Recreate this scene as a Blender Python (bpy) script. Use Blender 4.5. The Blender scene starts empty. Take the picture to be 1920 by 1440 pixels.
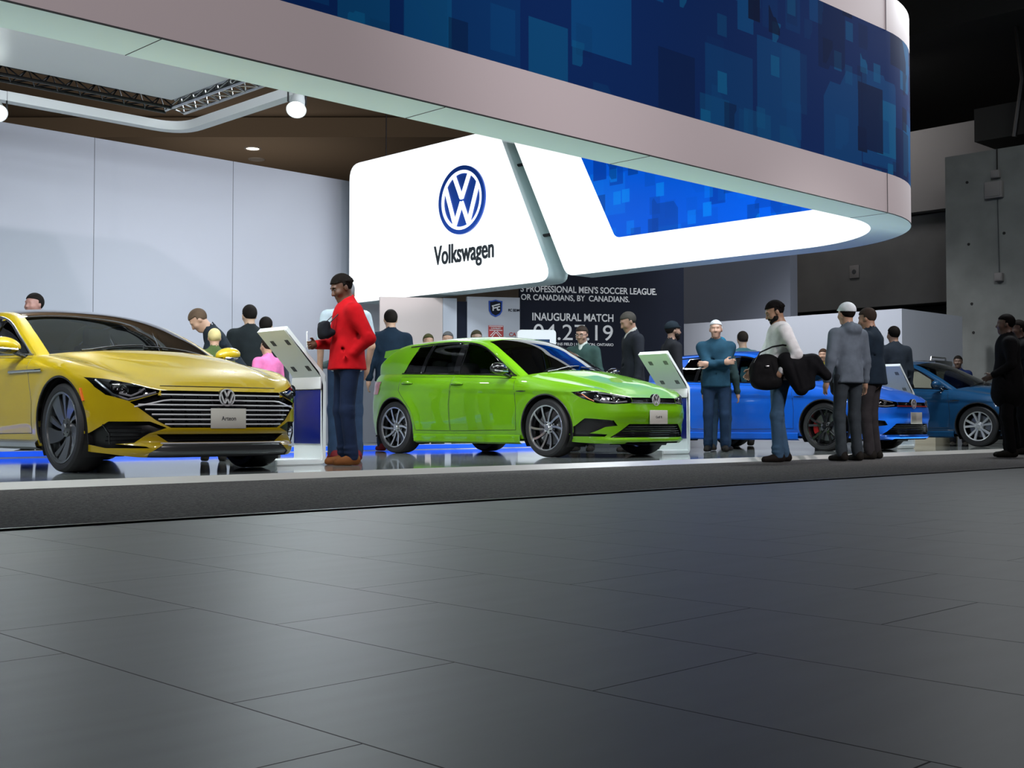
import bpy, bmesh, math, random
import numpy as np
from mathutils import Vector, Matrix
from mathutils.bvhtree import BVHTree
random.seed(7)
SC = bpy.context.scene
COL = SC.collection
PI = math.pi
# ------------------------------------------------------------------ camera, world, exposure, lights
cam_d = bpy.data.cameras.new('camera'); cam = bpy.data.objects.new('camera', cam_d); COL.objects.link(cam)
cam_d.sensor_width = 36; cam_d.lens = 2300 / 1920 * 36; cam_d.clip_end = 300; cam_d.clip_start = .05
cam.location = (0, 0, .435)
cam.rotation_euler = (PI/2 + math.atan(72/2300), 0, -math.radians(44.5))
SC.camera = cam
SC.view_settings.view_transform = 'Standard'; SC.view_settings.look = 'None'
SC.view_settings.gamma = 1; SC.view_settings.use_curve_mapping = False
SC.view_settings.exposure = 0.0
w = bpy.data.worlds.new('world'); SC.world = w; w.use_nodes = True
w.node_tree.nodes['Background'].inputs[0].default_value = (.30, .34, .42, 1)
w.node_tree.nodes['Background'].inputs[1].default_value = .02

def lamp(name, kind, loc, power, color=(1, 1, 1), target=None, **kw):
    d = bpy.data.lights.new(name, kind); d.energy = power; d.color = color
    for k, v in kw.items(): setattr(d, k, v)
    o = bpy.data.objects.new(name, d); COL.objects.link(o); o.location = loc
    if target is not None:
        o.rotation_euler = (Vector(target) - Vector(loc)).to_track_quat('-Z', 'Y').to_euler()
    return o
COOL = (.86, .95, 1.0)
# added bare lamps, hidden behind the canopy ring, to brighten cars and wall
for (x, y, z, tx, ty, p) in ((.5, 8.0, 4.3, 2.8, 12.6, 150), (4.8, 8.0, 4.3, 5.6, 12.6, 160), (9.4, 8.0, 4.8, 9.8, 12.6, 215), (13.2, 8.6, 4.8, 12.0, 12.2, 220)):
    for k in (-.75, -.25, .25, .75):
        lamp('stage_fill', 'SPOT', (x+k, y, z), p*.7, COOL, (tx+k*2.2, ty, .4), spot_size=math.radians(110), spot_blend=.7, shadow_soft_size=.07)
    lamp('stage_fill', 'AREA', (x, y+.05, z-.25), p*.3, COOL, (tx, ty, .4), shape='RECTANGLE', size=1.8, size_y=.2)
lamp('stage_fill', 'AREA', (12.0, 15.6, 5.3), 230, COOL, (11.5, 16.5, 0), shape='RECTANGLE', size=1.6, size_y=.5)  # added lamp without a fixture over the rear of the stage
lamp('soffit_fill', 'AREA', (7.5, 7.93, .058), 42, (.86, 1, .97), (7.5, 7.93, 3), shape='RECTANGLE', size=17, size_y=.02, spread=math.radians(75))  # added along the stage edge only to brighten the canopy soffit
lamp('raft_fill', 'AREA', (3.5, 8.0, 3.5), 330, COOL, (4.5, 12.0, 4.7), shape='RECTANGLE', size=5, size_y=.15)  # added behind the fascia, out of view, to brighten the raft
# added unseen fill for the right-hand cars and the booth wall
lamp('right_fill', 'AREA', (17.0, 7.2, 7.0), 380, (.92, .97, 1), (16.6, 10.0, .5), size=1.6)
lamp('right_fill', 'SPOT', (17.5, 13.6, 7.5), 2200, (.97, .98, 1), (21.4, 13.2, 1.6), spot_size=math.radians(70), spot_blend=1., shadow_soft_size=.4)
# added unseen spots that brighten the canopy front
for x, tx, p in ((-2, 4.5, 5400), (6, 10.5, 4700), (13, 14.5, 2300)):
    lamp('hall_fill', 'SPOT', (x, -9, 10.5), p, (1, .90, .93), (tx, 7.3, 4.1), spot_size=math.radians(34), spot_blend=.8, shadow_soft_size=.3)
# added unseen fill that brightens the hall ceiling behind the stand
lamp('ceiling_fill', 'AREA', (12, 30, 7.0), 800, (1, .86, .68), (16, 32, 12), size=5)
lamp('ceiling_fill', 'AREA', (26, 41, 6.5), 130, (1, .86, .70), (27, 42, 12), size=5)
lamp('hall_fill', 'SPOT', (7.5, -6, 10), 3600, (1, .97, .95), (12.2, 7.3, 1.1), spot_size=math.radians(15), spot_blend=.9, shadow_soft_size=.3)  # added narrow beam that brightens the man in white
lamp('hall_fill', 'AREA', (22.5, 6.5, 8.2), 36, (.93, 1, .96), (26, 9.5, 4), size=2)  # added unseen fill for the concrete wall
lamp('hall_fill', 'AREA', (24.8, 15, 8.3), 80, (1, .97, .95), (27, 15, 5), size=2)  # added unseen fill for the bulkheads

# ------------------------------------------------------------------ materials
def mat(name, color, rough=.5, metal=0., coat=0., emit=None, estr=0., spec=.5, noise=0., nscale=40., bump=0., bscale=200., coat_rough=.03):
    m = bpy.data.materials.new(name); m.use_nodes = True
    nt = m.node_tree; b = nt.nodes['Principled BSDF']
    b.inputs['Base Color'].default_value = (*color, 1); b.inputs['Roughness'].default_value = rough
    b.inputs['Metallic'].default_value = metal; b.inputs['Coat Weight'].default_value = coat
    b.inputs['Coat Roughness'].default_value = coat_rough
    b.inputs['Specular IOR Level'].default_value = spec
    if emit: b.inputs['Emission Color'].default_value = (*emit, 1); b.inputs['Emission Strength'].default_value = estr
    if noise or bump:
        tc = nt.nodes.new('ShaderNodeTexCoord')
    if noise:
        n = nt.nodes.new('ShaderNodeTexNoise'); n.inputs['Scale'].default_value = nscale; n.inputs['Detail'].default_value = 4
        nt.links.new(tc.outputs['Object'], n.inputs['Vector'])
        r = nt.nodes.new('ShaderNodeValToRGB')
        r.color_ramp.elements[0].color = (*[c*(1-noise) for c in color], 1); r.color_ramp.elements[0].position = .3
        r.color_ramp.elements[1].color = (*[min(1, c*(1+noise)) for c in color], 1); r.color_ramp.elements[1].position = .7
        nt.links.new(n.outputs['Fac'], r.inputs['Fac']); nt.links.new(r.outputs['Color'], b.inputs['Base Color'])
    if bump:
        n2 = nt.nodes.new('ShaderNodeTexNoise'); n2.inputs['Scale'].default_value = bscale; n2.inputs['Detail'].default_value = 3
        nt.links.new(tc.outputs['Object'], n2.inputs['Vector'])
        bp = nt.nodes.new('ShaderNodeBump'); bp.inputs['Strength'].default_value = bump; bp.inputs['Distance'].default_value = .01
        nt.links.new(n2.outputs['Fac'], bp.inputs['Height']); nt.links.new(bp.outputs['Normal'], b.inputs['Normal'])
    return m

def glass_mat(name, tint, gloss=(1, 1, 1)):
    m = bpy.data.materials.new(name); m.use_nodes = True; nt = m.node_tree; nt.nodes.clear()
    o = nt.nodes.new('ShaderNodeOutputMaterial'); t = nt.nodes.new('ShaderNodeBsdfTransparent'); g = nt.nodes.new('ShaderNodeBsdfGlossy')
    t.inputs[0].default_value = (*tint, 1); g.inputs[0].default_value = (*gloss, 1); g.inputs['Roughness'].default_value = .02
    fr = nt.nodes.new('ShaderNodeFresnel'); fr.inputs[0].default_value = 1.5
    mx = nt.nodes.new('ShaderNodeMixShader')
    nt.links.new(fr.outputs[0], mx.inputs[0]); nt.links.new(t.outputs[0], mx.inputs[1]); nt.links.new(g.outputs[0], mx.inputs[2])
    nt.links.new(mx.outputs[0], o.inputs[0])
    return m

def pixel_mat(name, base, lo, hi, rough, estr=0., dens=0.):
    """blue fabric printed with loose squares; uses the UV map (metres)"""
    m = bpy.data.materials.new(name); m.use_nodes = True; nt = m.node_tree; b = nt.nodes['Principled BSDF']
    b.inputs['Roughness'].default_value = rough; b.inputs['Specular IOR Level'].default_value = .12
    uv = nt.nodes.new('ShaderNodeUVMap')
    cur = None
    col = nt.nodes.new('ShaderNodeRGB'); col.outputs[0].default_value = (*base, 1); cur = col.outputs[0]
    for k, (sc, rad, thr, c2) in enumerate([(.8, .38, .5, lo), (1.2, .34, .62, hi), (1.8, .30, .66, lo), (2.8, .26, .75, hi), (2.3, .28, .74, tuple(x*.35 for x in base)), (1.0, .33, .68, tuple(x*.5 for x in base))]):
        mp = nt.nodes.new('ShaderNodeMapping'); mp.inputs['Location'].default_value = (3.7*k, 1.9*k, 0); mp.inputs['Scale'].default_value = (sc*1.15, sc*.85, 1)
        nt.links.new(uv.outputs[0], mp.inputs[0])
        v = nt.nodes.new('ShaderNodeTexVoronoi'); v.distance = 'CHEBYCHEV'; v.voronoi_dimensions = '2D'; v.inputs['Scale'].default_value = 1
        nt.links.new(mp.outputs[0], v.inputs['Vector'])
        lt = nt.nodes.new('ShaderNodeMath'); lt.operation = 'LESS_THAN'; lt.inputs[1].default_value = rad
        nt.links.new(v.outputs['Distance'], lt.inputs[0])
        sp = nt.nodes.new('ShaderNodeSeparateColor'); nt.links.new(v.outputs['Color'], sp.inputs[0])
        gt = nt.nodes.new('ShaderNodeMath'); gt.operation = 'GREATER_THAN'; gt.inputs[1].default_value = thr-dens
        nt.links.new(sp.outputs[0], gt.inputs[0])
        mu = nt.nodes.new('ShaderNodeMath'); mu.operation = 'MULTIPLY'; nt.links.new(lt.outputs[0], mu.inputs[0]); nt.links.new(gt.outputs[0], mu.inputs[1])
        m2 = nt.nodes.new('ShaderNodeMath'); m2.operation = 'MULTIPLY'; nt.links.new(mu.outputs[0], m2.inputs[0]); nt.links.new(sp.outputs[1], m2.inputs[1])
        mx = nt.nodes.new('ShaderNodeMix'); mx.data_type = 'RGBA'
        nt.links.new(m2.outputs[0], mx.inputs[0]); nt.links.new(cur, mx.inputs[6]); mx.inputs[7].default_value = (*c2, 1)
        cur = mx.outputs[2]
    nt.links.new(cur, b.inputs['Base Color'])
    if estr:
        nt.links.new(cur, b.inputs['Emission Color']); b.inputs['Emission Strength'].default_value = estr
    return m

def floor_mat():
    m = bpy.data.materials.new('hall_tiles'); m.use_nodes = True; nt = m.node_tree; b = nt.nodes['Principled BSDF']
    tc = nt.nodes.new('ShaderNodeTexCoord')
    mp = nt.nodes.new('ShaderNodeMapping'); mp.inputs['Rotation'].default_value = (0, 0, PI/2)
    mp.inputs['Location'].default_value = (1.337, -1.031, 0)
    # brick runs along world y: u = y, v = -x
    sx = nt.nodes.new('ShaderNodeSeparateXYZ'); nt.links.new(tc.outputs['Object'], sx.inputs[0])
    a1 = nt.nodes.new('ShaderNodeMath'); a1.operation = 'ADD'; a1.inputs[1].default_value = -1.337 + .9144*40
    a2 = nt.nodes.new('ShaderNodeMath'); a2.operation = 'ADD'; a2.inputs[1].default_value = -1.031 + .4655*80
    nt.links.new(sx.outputs[1], a1.inputs[0]); nt.links.new(sx.outputs[0], a2.inputs[0])
    cb = nt.nodes.new('ShaderNodeCombineXYZ'); nt.links.new(a1.outputs[0], cb.inputs[0]); nt.links.new(a2.outputs[0], cb.inputs[1])
    br = nt.nodes.new('ShaderNodeTexBrick'); br.offset = .635; br.inputs['Scale'].default_value = 1
    br.inputs['Brick Width'].default_value = .9144; br.inputs['Row Height'].default_value = .4655
    br.inputs['Mortar Size'].default_value = .0020; br.inputs['Mortar Smooth'].default_value = .2
    br.inputs['Color1'].default_value = (.020, .022, .024, 1); br.inputs['Color2'].default_value = (.016, .018, .020, 1); br.inputs['Mortar'].default_value = (.003, .003, .003, 1)
    nt.links.new(cb.outputs[0], br.inputs['Vector'])
    n = nt.nodes.new('ShaderNodeTexNoise'); n.inputs['Scale'].default_value = 5; n.inputs['Detail'].default_value = 6
    mp2 = nt.nodes.new('ShaderNodeMapping'); mp2.inputs['Scale'].default_value = (.5, 2.5, 1)
    nt.links.new(tc.outputs['Object'], mp2.inputs[0]); nt.links.new(mp2.outputs[0], n.inputs['Vector'])
    r = nt.nodes.new('ShaderNodeValToRGB'); r.color_ramp.elements[0].color = (.75, .75, .75, 1); r.color_ramp.elements[1].color = (1.25, 1.25, 1.25, 1)
    r.color_ramp.elements[0].position = .35; r.color_ramp.elements[1].position = .65
    nt.links.new(n.outputs['Fac'], r.inputs['Fac'])
    mx = nt.nodes.new('ShaderNodeMix'); mx.data_type = 'RGBA'; mx.blend_type = 'MULTIPLY'; mx.inputs[0].default_value = 1
    nt.links.new(br.outputs['Color'], mx.inputs[6]); nt.links.new(r.outputs['Color'], mx.inputs[7])
    nt.links.new(mx.outputs[2], b.inputs['Base Color'])
    b.inputs['Roughness'].default_value = .46
    sm = nt.nodes.new('ShaderNodeMapRange'); sm.inputs['From Min'].default_value = 0; sm.inputs['From Max'].default_value = 1; sm.inputs['To Min'].default_value = .42; sm.inputs['To Max'].default_value = .02
    nt.links.new(br.outputs['Fac'], sm.inputs['Value']); nt.links.new(sm.outputs['Result'], b.inputs['Specular IOR Level'])
    bp = nt.nodes.new('ShaderNodeBump'); bp.inputs['Strength'].default_value = .6; bp.inputs['Distance'].default_value = .002; bp.invert = True
    nt.links.new(br.outputs['Fac'], bp.inputs['Height']); nt.links.new(bp.outputs['Normal'], b.inputs['Normal'])
    return m

M = dict(
    wall=mat('wall_white', (.47, .495, .565), .6), grey_wall=mat('concrete_dark', (.13, .13, .13), .8, noise=.12, nscale=1.2),
    column=mat('concrete', (.17, .18, .175), .85, noise=.18, nscale=1.5), ceil=mat('hall_ceiling', (.16, .125, .095), .8),
    black=mat('black_void', (.012, .012, .012), .8), bulk=mat('bulkhead', (.20, .19, .19), .8),
    fascia=mat('fascia_white', (.74, .68, .69), .55), soffit=mat('soffit', (.74, .90, .90), .5),
    light=mat('lightbox_fabric', (.8, .85, .88), .6, emit=(.93, .98, 1), estr=1.0), ledge=mat('platform_edge', (.66, .64, .60), .25, .3),
    white=mat('white_gloss', (.78, .79, .80), .35), whiteb=mat('white_panel', (.80, .86, .86), .4), seam=mat('dark_seam', (.05, .055, .06), .6),
    stage=mat('stage_floor', (.25, .275, .265), .07, coat=.3), carpet=mat('grey_carpet', (.078, .072, .069), .95, noise=.85, nscale=70, bump=.9, bscale=140),
    blueband=pixel_mat('blue_print', (.001, .020, .11), (.001, .06, .20), (.002, .10, .25), .8, .20),  # outer print is given a faint glow of its own
    blueback=pixel_mat('blue_print_backlit', (.0, .075, .52), (.0, .04, .32), (.0, .19, .68), .5, .75, .22),
    chrome=mat('chrome', (.75, .75, .75), .08, 1.), dchrome=mat('smoked_chrome', (.25, .26, .27), .15, 1.), alu=mat('aluminium', (.55, .56, .57), .3, 1.),
    blk=mat('black_plastic', (.012, .012, .013), .35), gblk=mat('gloss_black', (.008, .008, .009), .08, coat=1.), rubber=mat('tyre_rubber', (.016, .016, .017), .6),
    navy=mat('navy_print', (.004, .007, .018), .7, spec=.2), pink=mat('beige_panel', (.55, .47, .45), .6), lilac=mat('bluegrey_panel', (.33, .36, .45), .6),
    logo=mat('logo_blue', (.0, .06, .42), .4), ink=mat('sign_ink', (.01, .015, .02), .5), pl=mat('plate', (.55, .53, .48), .4),
    lettering=mat('lettering_white', (.75, .76, .78), .5), red=mat('red_print', (.42, .03, .03), .5),
    kblue=mat('kiosk_blue', (.004, .012, .16), .25, coat=.3), lampon=mat('lamp_on', (1, 1, 1), .5, emit=(.9, 1, .98), estr=14), warmlamp=mat('downlight_on', (1, 1, 1), .5, emit=(1, .85, .65), estr=9),
    screen=mat('screen', (.01, .015, .03), .1, emit=(.02, .06, .16), estr=.6), led=mat('blue_led', (.02, .1, .6), .4, emit=(.01, .10, 1.), estr=.7),
    cream=mat('cream_box', (.62, .58, .44), .6), truss=mat('black_truss', (.02, .02, .022), .4, .6),
)
# ------------------------------------------------------------------ mesh helpers
def setp(o, label=None, cat=None, group=None, kind=None):
    if label: o['label'] = label
    if cat: o['category'] = cat
    if group: o['group'] = group
    if kind: o['kind'] = kind
    return o
def obj(name, bm, m, parent=None, smooth=True, ang=40):
    me = bpy.data.meshes.new(name); bm.to_mesh(me); bm.free()
    for mm in (m if isinstance(m, (list, tuple)) else [m]): me.materials.append(mm)
    if smooth:
        me.polygons.foreach_set('use_smooth', [True]*len(me.polygons))
        if ang < 180: me.set_sharp_from_angle(angle=math.radians(ang))
    o = bpy.data.objects.new(name, me); COL.objects.link(o)
    if parent: o.parent = parent
    return o
def thing(name, loc, label, cat, group=None, rz=0):
    o = bpy.data.objects.new(name, None); COL.objects.link(o); o.location = loc; o.rotation_euler = (0, 0, rz)
    o.empty_display_size = .1
    return setp(o, label, cat, group)
def struct(name, bm, m, parent=None, **k): return setp(obj(name, bm, m, parent, **k), kind='structure')
def box(bm, x0, x1, y0, y1, z0, z1, bev=0., seg=2, mi=0):
    r = bmesh.ops.create_cube(bm, size=1); vs = r['verts']
    for v in vs: v.co = Vector(((x0+x1)/2+v.co.x*(x1-x0), (y0+y1)/2+v.co.y*(y1-y0), (z0+z1)/2+v.co.z*(z1-z0)))
    fs = set(f for v in vs for f in v.link_faces)
    for f in fs: f.material_index = mi
    if bev:
        es = list(set(e for v in vs for e in v.link_edges))
        r = bmesh.ops.bevel(bm, geom=es, offset=bev, segments=seg, affect='EDGES', profile=.5)
        for f in r['faces']: f.material_index = mi
        vs = list(set(v for f in r['faces'] for v in f.verts) | set(v for v in vs if v.is_valid))
    return vs
def bx(*a, **k):
    bm = bmesh.new(); box(bm, *a, **k); return bm
def prism(bm, pts, vec, mi=0, cap=True):
    """extrude polygon pts (3d list) along vec"""
    n = len(pts); a = [bm.verts.new(p) for p in pts]; b = [bm.verts.new(Vector(p)+Vector(vec)) for p in pts]
    fs = []
    for i in range(n): fs.append(bm.faces.new((a[i], a[(i+1) % n], b[(i+1) % n], b[i])))
    if cap: fs.append(bm.faces.new(a[::-1])); fs.append(bm.faces.new(b))
    for f in fs: f.material_index = mi
    bmesh.ops.recalc_face_normals(bm, faces=fs)
    return a+b
def rpoly(pts, rads, seg=6):
    """round the corners of a 2-d polygon"""
    out = []; n = len(pts)
    for i in range(n):
        p = Vector(pts[i]); r = rads[i] if isinstance(rads, (list, tuple)) else rads
        if r <= 0: out.append(tuple(p)); continue
        a = (Vector(pts[i-1])-p); b = (Vector(pts[(i+1) % n])-p)
        la, lb = a.length, b.length; a.normalize(); b.normalize()
        ang = a.angle(b); t = min(r/math.tan(ang/2), la*.49, lb*.49)
        p0 = p+a*t; p1 = p+b*t
        for k in range(seg+1):
            s = k/seg
            q = p0*(1-s)**2+p*2*s*(1-s)+p1*s*s
            out.append(tuple(q))
    return out
def tube(bm, pts, r, n=8, mi=0, closed=False, r2=None):
    pts = [Vector(p) for p in pts]; N = len(pts); rings = []; up0 = None
    for i in range(N):
        if closed: d = pts[(i+1) % N]-pts[i-1]
        else: d = pts[min(i+1, N-1)]-pts[max(i-1, 0)]
        d.normalize()
        if up0 is None:
            up0 = Vector((0, 0, 1)) if abs(d.z) < .9 else Vector((1, 0, 0))
        u = d.cross(up0); u.normalize(); v = u.cross(d); v.normalize(); up0 = v
        rr = r[i] if isinstance(r, (list, tuple)) else r
        rb = rr if r2 is None else r2
        rings.append([bm.verts.new(pts[i]+u*math.cos(2*PI*k/n)*rr+v*math.sin(2*PI*k/n)*rb) for k in range(n)])
    fs = []
    for i in range(N if closed else N-1):
        A = rings[i]; B = rings[(i+1) % N]
        for k in range(n): fs.append(bm.faces.new((A[k], A[(k+1) % n], B[(k+1) % n], B[k])))
    if not closed: fs.append(bm.faces.new(rings[0][::-1])); fs.append(bm.faces.new(rings[-1]))
    for f in fs: f.material_index = mi
    return rings
def lathe(bm, prof, n=48, axis='y', mi=0, c=(0, 0, 0)):
    """prof: (radius, along) list, spun about an axis"""
    rings = []
    for (r, h) in prof:
        ring = []
        for k in range(n):
            a = 2*PI*k/n; ca, sa = r*math.cos(a), r*math.sin(a)
            p = {'y': (ca, h, sa), 'z': (ca, sa, h), 'x': (h, ca, sa)}[axis]
            ring.append(bm.verts.new(Vector(p)+Vector(c)))
        rings.append(ring)
    fs = []
    for A, B in zip(rings, rings[1:]):
        for k in range(n): fs.append(bm.faces.new((A[k], A[(k+1) % n], B[(k+1) % n], B[k])))
    for f in fs: f.material_index = mi
    bmesh.ops.recalc_face_normals(bm, faces=fs)
    return rings
def text_bm(txt, size, ext=.004, bold=0., sx=1.):
    cu = bpy.data.curves.new('t', 'FONT'); cu.body = txt; cu.size = size; cu.extrude = ext; cu.offset = bold; cu.align_x = 'CENTER'; cu.align_y = 'CENTER'
    o = bpy.data.objects.new('t', cu); COL.objects.link(o)
    dg = bpy.context.evaluated_depsgraph_get(); dg.update(); me = bpy.data.meshes.new_from_object(o.evaluated_get(dg))
    bm = bmesh.new(); bm.from_mesh(me); bpy.data.meshes.remove(me); bpy.data.objects.remove(o); bpy.data.curves.remove(cu)
    for v in bm.verts: v.co.x *= sx
    return bm
def xf(bm, mtx): bmesh.ops.transform(bm, matrix=mtx, verts=bm.verts[:]); return bm
def frame(origin, X, Y):
    X = Vector(X).normalized(); Y = Vector(Y).normalized(); Z = X.cross(Y)
    m = Matrix.Identity(4)
    for i in range(3): m[i][0] = X[i]; m[i][1] = Y[i]; m[i][2] = Z[i]; m[i][3] = origin[i]
    return m
def fit_width(bm, width, height=None):
    xs = [v.co.x for v in bm.verts]; ys = [v.co.y for v in bm.verts]
    cx, cy = (max(xs)+min(xs))/2, (max(ys)+min(ys))/2; s = width/(max(xs)-min(xs)); sy = s if height is None else height/(max(ys)-min(ys))
    for v in bm.verts: v.co.x = (v.co.x-cx)*s; v.co.y = (v.co.y-cy)*sy
    return bm
def ring2d(bm, r0, r1, z0, z1, n=48, mi=0):
    prof = [(r0, z0), (r1, z0), (r1, z1), (r0, z1), (r0, z0)]
    return lathe(bm, prof, n, 'z', mi)
def bar2d(bm, a, b, wd, z0, z1, mi=0):
    a = Vector((*a, 0)); b = Vector((*b, 0)); d = (b-a).normalized(); n = Vector((-d.y, d.x, 0))*wd/2
    prism(bm, [a+n+Vector((0, 0, z0)), b+n+Vector((0, 0, z0)), b-n+Vector((0, 0, z0)), a-n+Vector((0, 0, z0))], (0, 0, z1-z0), mi)
def emblem_bm(R, z0, z1):
    """V over W inside a ring, the strokes only"""
    bm = bmesh.new()
    ring2d(bm, R*.78, R*.88, z0, z1)
    wd = R*.135
    bar2d(bm, (-R*.335, R*.74), (-R*.01, R*.06), wd, z0, z1); bar2d(bm, (R*.335, R*.74), (R*.01, R*.06), wd, z0, z1)
    prism(bm, [(-R*.10, R*.10, z0), (R*.10, R*.10, z0), (R*.05, R*.02, z0), (-R*.05, R*.02, z0)], (0, 0, z1-z0))
    # W
    P = [(-R*.70, R*.42), (-R*.29, -R*.70), (0, -R*.06), (R*.29, -R*.70), (R*.70, R*.42)]
    for a, b in zip(P, P[1:]): bar2d(bm, a, b, wd, z0, z1)
    prism(bm, [(-R*.06, -R*.05, z0), (R*.06, -R*.05, z0), (R*.09, -R*.13, z0), (-R*.09, -R*.13, z0)], (0, 0, z1-z0))
    return bm

# ------------------------------------------------------------------ setting
struct('floor', bx(-40, 60, -20, 70, -.2, 0), floor_mat())
EDGE = lambda x: 7.85-.012*(x-3)
XS0, XS1 = -14, 21.3
bm = bmesh.new(); prism(bm, [(XS0, 4.97, .0), (XS1, 4.97, .0), (XS1, EDGE(XS1)-.002, .0), (XS0, EDGE(XS0)-.002, .0)], (0, 0, .006))
setp(obj('carpet_runner', bm, M['carpet'], smooth=False), 'dark grey speckled carpet strip between the hall tiles and the raised stage', 'carpet')
setp(obj('carpet_edging', bx(-14, 21.3, 4.945, 4.97, 0, .009), M['blk']), 'thin black trim along the front edge of the grey carpet', 'trim')
st = thing('stage_platform', (9, 14, 0), 'low raised stage with glossy grey floor under the cars', 'stage')
def local(bm, o): return xf(bm, Matrix.Translation(-Vector(o.location)))
bm = bmesh.new(); prism(bm, [(XS0, EDGE(XS0)+.09, 0), (21.3, EDGE(21.3)+.09, 0), (21.3, 14.4, 0), (14.2, 14.4, 0), (14.2, 20.9, 0), (XS0, 20.9, 0)], (0, 0, .05)); obj('stage_floor', local(bm, st), M['stage'], st, smooth=False)
bm = bmesh.new(); prism(bm, [(XS0, EDGE(XS0), .0), (XS0, EDGE(XS0)+.091, 0), (XS0, EDGE(XS0)+.091, .0505), (XS0, EDGE(XS0)+.081, .0505)], (XS1-XS0, EDGE(XS1)-EDGE(XS0), 0)); setp(obj('edge_strip', local(bm, st), M['ledge'], st, smooth=False), 'bright polished edge strip')

# back wall of the stand
wl = struct('wall_back', bx(-14, 17.0, 21, 21.3, 0, 5.58), M['wall'])
for x in (-1.4, 1.46, 4.33, 7.2, 10.06, 12.93):
    o = struct('wall_joint', bx(x-.0035, x+.0035, 20.996, 21.01, 0, 5.58), M['seam'], wl)
struct('ceiling', bx(-40, 60, -20, 70, 12, 12.3), M['ceil'])
def turned(x0, x1, y0, y1, z0, z1):
    """box square to the hall's other axis (x across, y away along 44.5 degrees)"""
    bm = bx(x0, x1, y0, y1, z0, z1); return xf(bm, Matrix.Rotation(-math.radians(44.5), 4, 'Z'))
struct('trim_1', turned(-40, 34, 46, 74, 11.2, 11.95), M['ceil'], smooth=False)
struct('wall_far', turned(-45, 45, 74.5, 75, 0, 12), M['grey_wall'], smooth=False)
# ceiling downlights
for (x, y, on, lab) in ((26.3, 41.3, 1, 'glowing round downlight in the brown hall ceiling'), (27.5, 42.9, 0, 'unlit round downlight beside the glowing one in the brown ceiling')):
    t = thing('downlight', (x, y, 11.2), lab, 'ceiling light', 'downlights in the hall ceiling')
    bm = bmesh.new(); lathe(bm, [(.24, 0), (.26, -.03), (.33, -.03), (.35, 0)], 32, 'z'); obj('trim_ring', bm, M['bulk'], t)
    bm = bmesh.new(); bmesh.ops.create_circle(bm, cap_ends=True, segments=32, radius=.25); xf(bm, Matrix.Translation((0, 0, -.012)))
    obj('diffuser', bm, M['warmlamp'] if on else M['bulk'], t)
# right side of the hall
struct('wall_right', bx(33, 33.4, 2, 39.9, 0, 12), M['grey_wall'])
# ------------------------------------------------------------------ canopy ring
ring = thing('canopy_ring', (15.65, 12, 0), 'huge suspended white canopy ring with a blue pixel print band, over the stage edge', 'canopy')
X1, Y0, RR, TH = 15.9, 7.3, 2.40, .50
def path(off=0., x_start=-9, y_end=None, n=20):
    pts = [(x_start, Y0+off)]; r = RR-off
    for k in range(n+1):
        a = -PI/2+PI/2*k/n; pts.append((X1-RR+r*math.cos(a), Y0+RR+r*math.sin(a)))
    if y_end: pts.append((X1-off, y_end))
    return pts
def wallstrip(bm, p, z0, z1, uvl=None, flip=False, mi=0):
    vs = [(bm.verts.new((x, y, z0)), bm.verts.new((x, y, z1))) for x, y in p]; s = 0
    for i in range(len(p)-1):
        f = bm.faces.new((vs[i][0], vs[i+1][0], vs[i+1][1], vs[i][1])) if not flip else bm.faces.new((vs[i][0], vs[i][1], vs[i+1][1], vs[i+1][0]))
        f.material_index = mi
        d = math.hypot(p[i+1][0]-p[i][0], p[i+1][1]-p[i][1])
        if uvl:
            for l in f.loops:
                first = l.vert in vs[i]
                l[uvl].uv = (s if first else s+d, l.vert.co.z)
        s += d
ZB, ZT = 2.95, 5.62
YB, YT = 14.33, 15.69     # slanted end of the ring's right side, bottom and top
yend = 13.0
po, pi_ = path(0, y_end=yend), path(TH, y_end=yend)
zl = lambda x: 0
for nm, z0, z1, mt in (('lower_fascia', ZB, 3.43, M['fascia']), ('upper_fascia', 5.17, ZT, M['fascia']), ('blue_band', 3.43, 5.17, M['blueband'])):
    bm = bmesh.new(); uvl = bm.loops.layers.uv.new('UVMap'); wallstrip(bm, po, z0, z1, uvl)
    o = obj(nm, local(bm, ring), mt, ring)
    if nm == 'blue_band': setp(o, 'dark blue band printed with lighter and darker squares')
bm = bmesh.new()
a = [bm.verts.new((x, y, ZB)) for x, y in po]; b = [bm.verts.new((x, y, ZB)) for x, y in pi_]
for i in range(len(po)-1): bm.faces.new((a[i], b[i], b[i+1], a[i+1]))
obj('soffit', local(bm, ring), M['soffit'], ring)
bm = bmesh.new()
a = [bm.verts.new((x, y, ZT)) for x, y in po]; b = [bm.verts.new((x, y, ZT)) for x, y in pi_]
for i in range(len(po)-1): bm.faces.new((a[i], a[i+1], b[i+1], b[i]))
obj('top_cover', local(bm, ring), M['fascia'], ring)
bm = bmesh.new(); wallstrip(bm, pi_, ZB, ZT, None, True); o = obj('inner_lightbox', local(bm, ring), M['light'], ring); setp(o, 'glowing white backlit inner face')
# side end piece with the slanted rounded end
poly = rpoly([(yend, ZB), (YB, ZB), (YT, ZT), (yend, ZT)], [0, .28, .1, 0])
bm = bmesh.new(); prism(bm, [(X1-TH, y, z) for y, z in poly], (TH, 0, 0)); bm.faces.ensure_lookup_table()
for f in bm.faces: f.normal_update(); f.material_index = 1 if f.normal.x < -.9 else 0
obj('side_end', local(bm, ring), [M['soffit'], M['light']], ring, ang=30)
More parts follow.
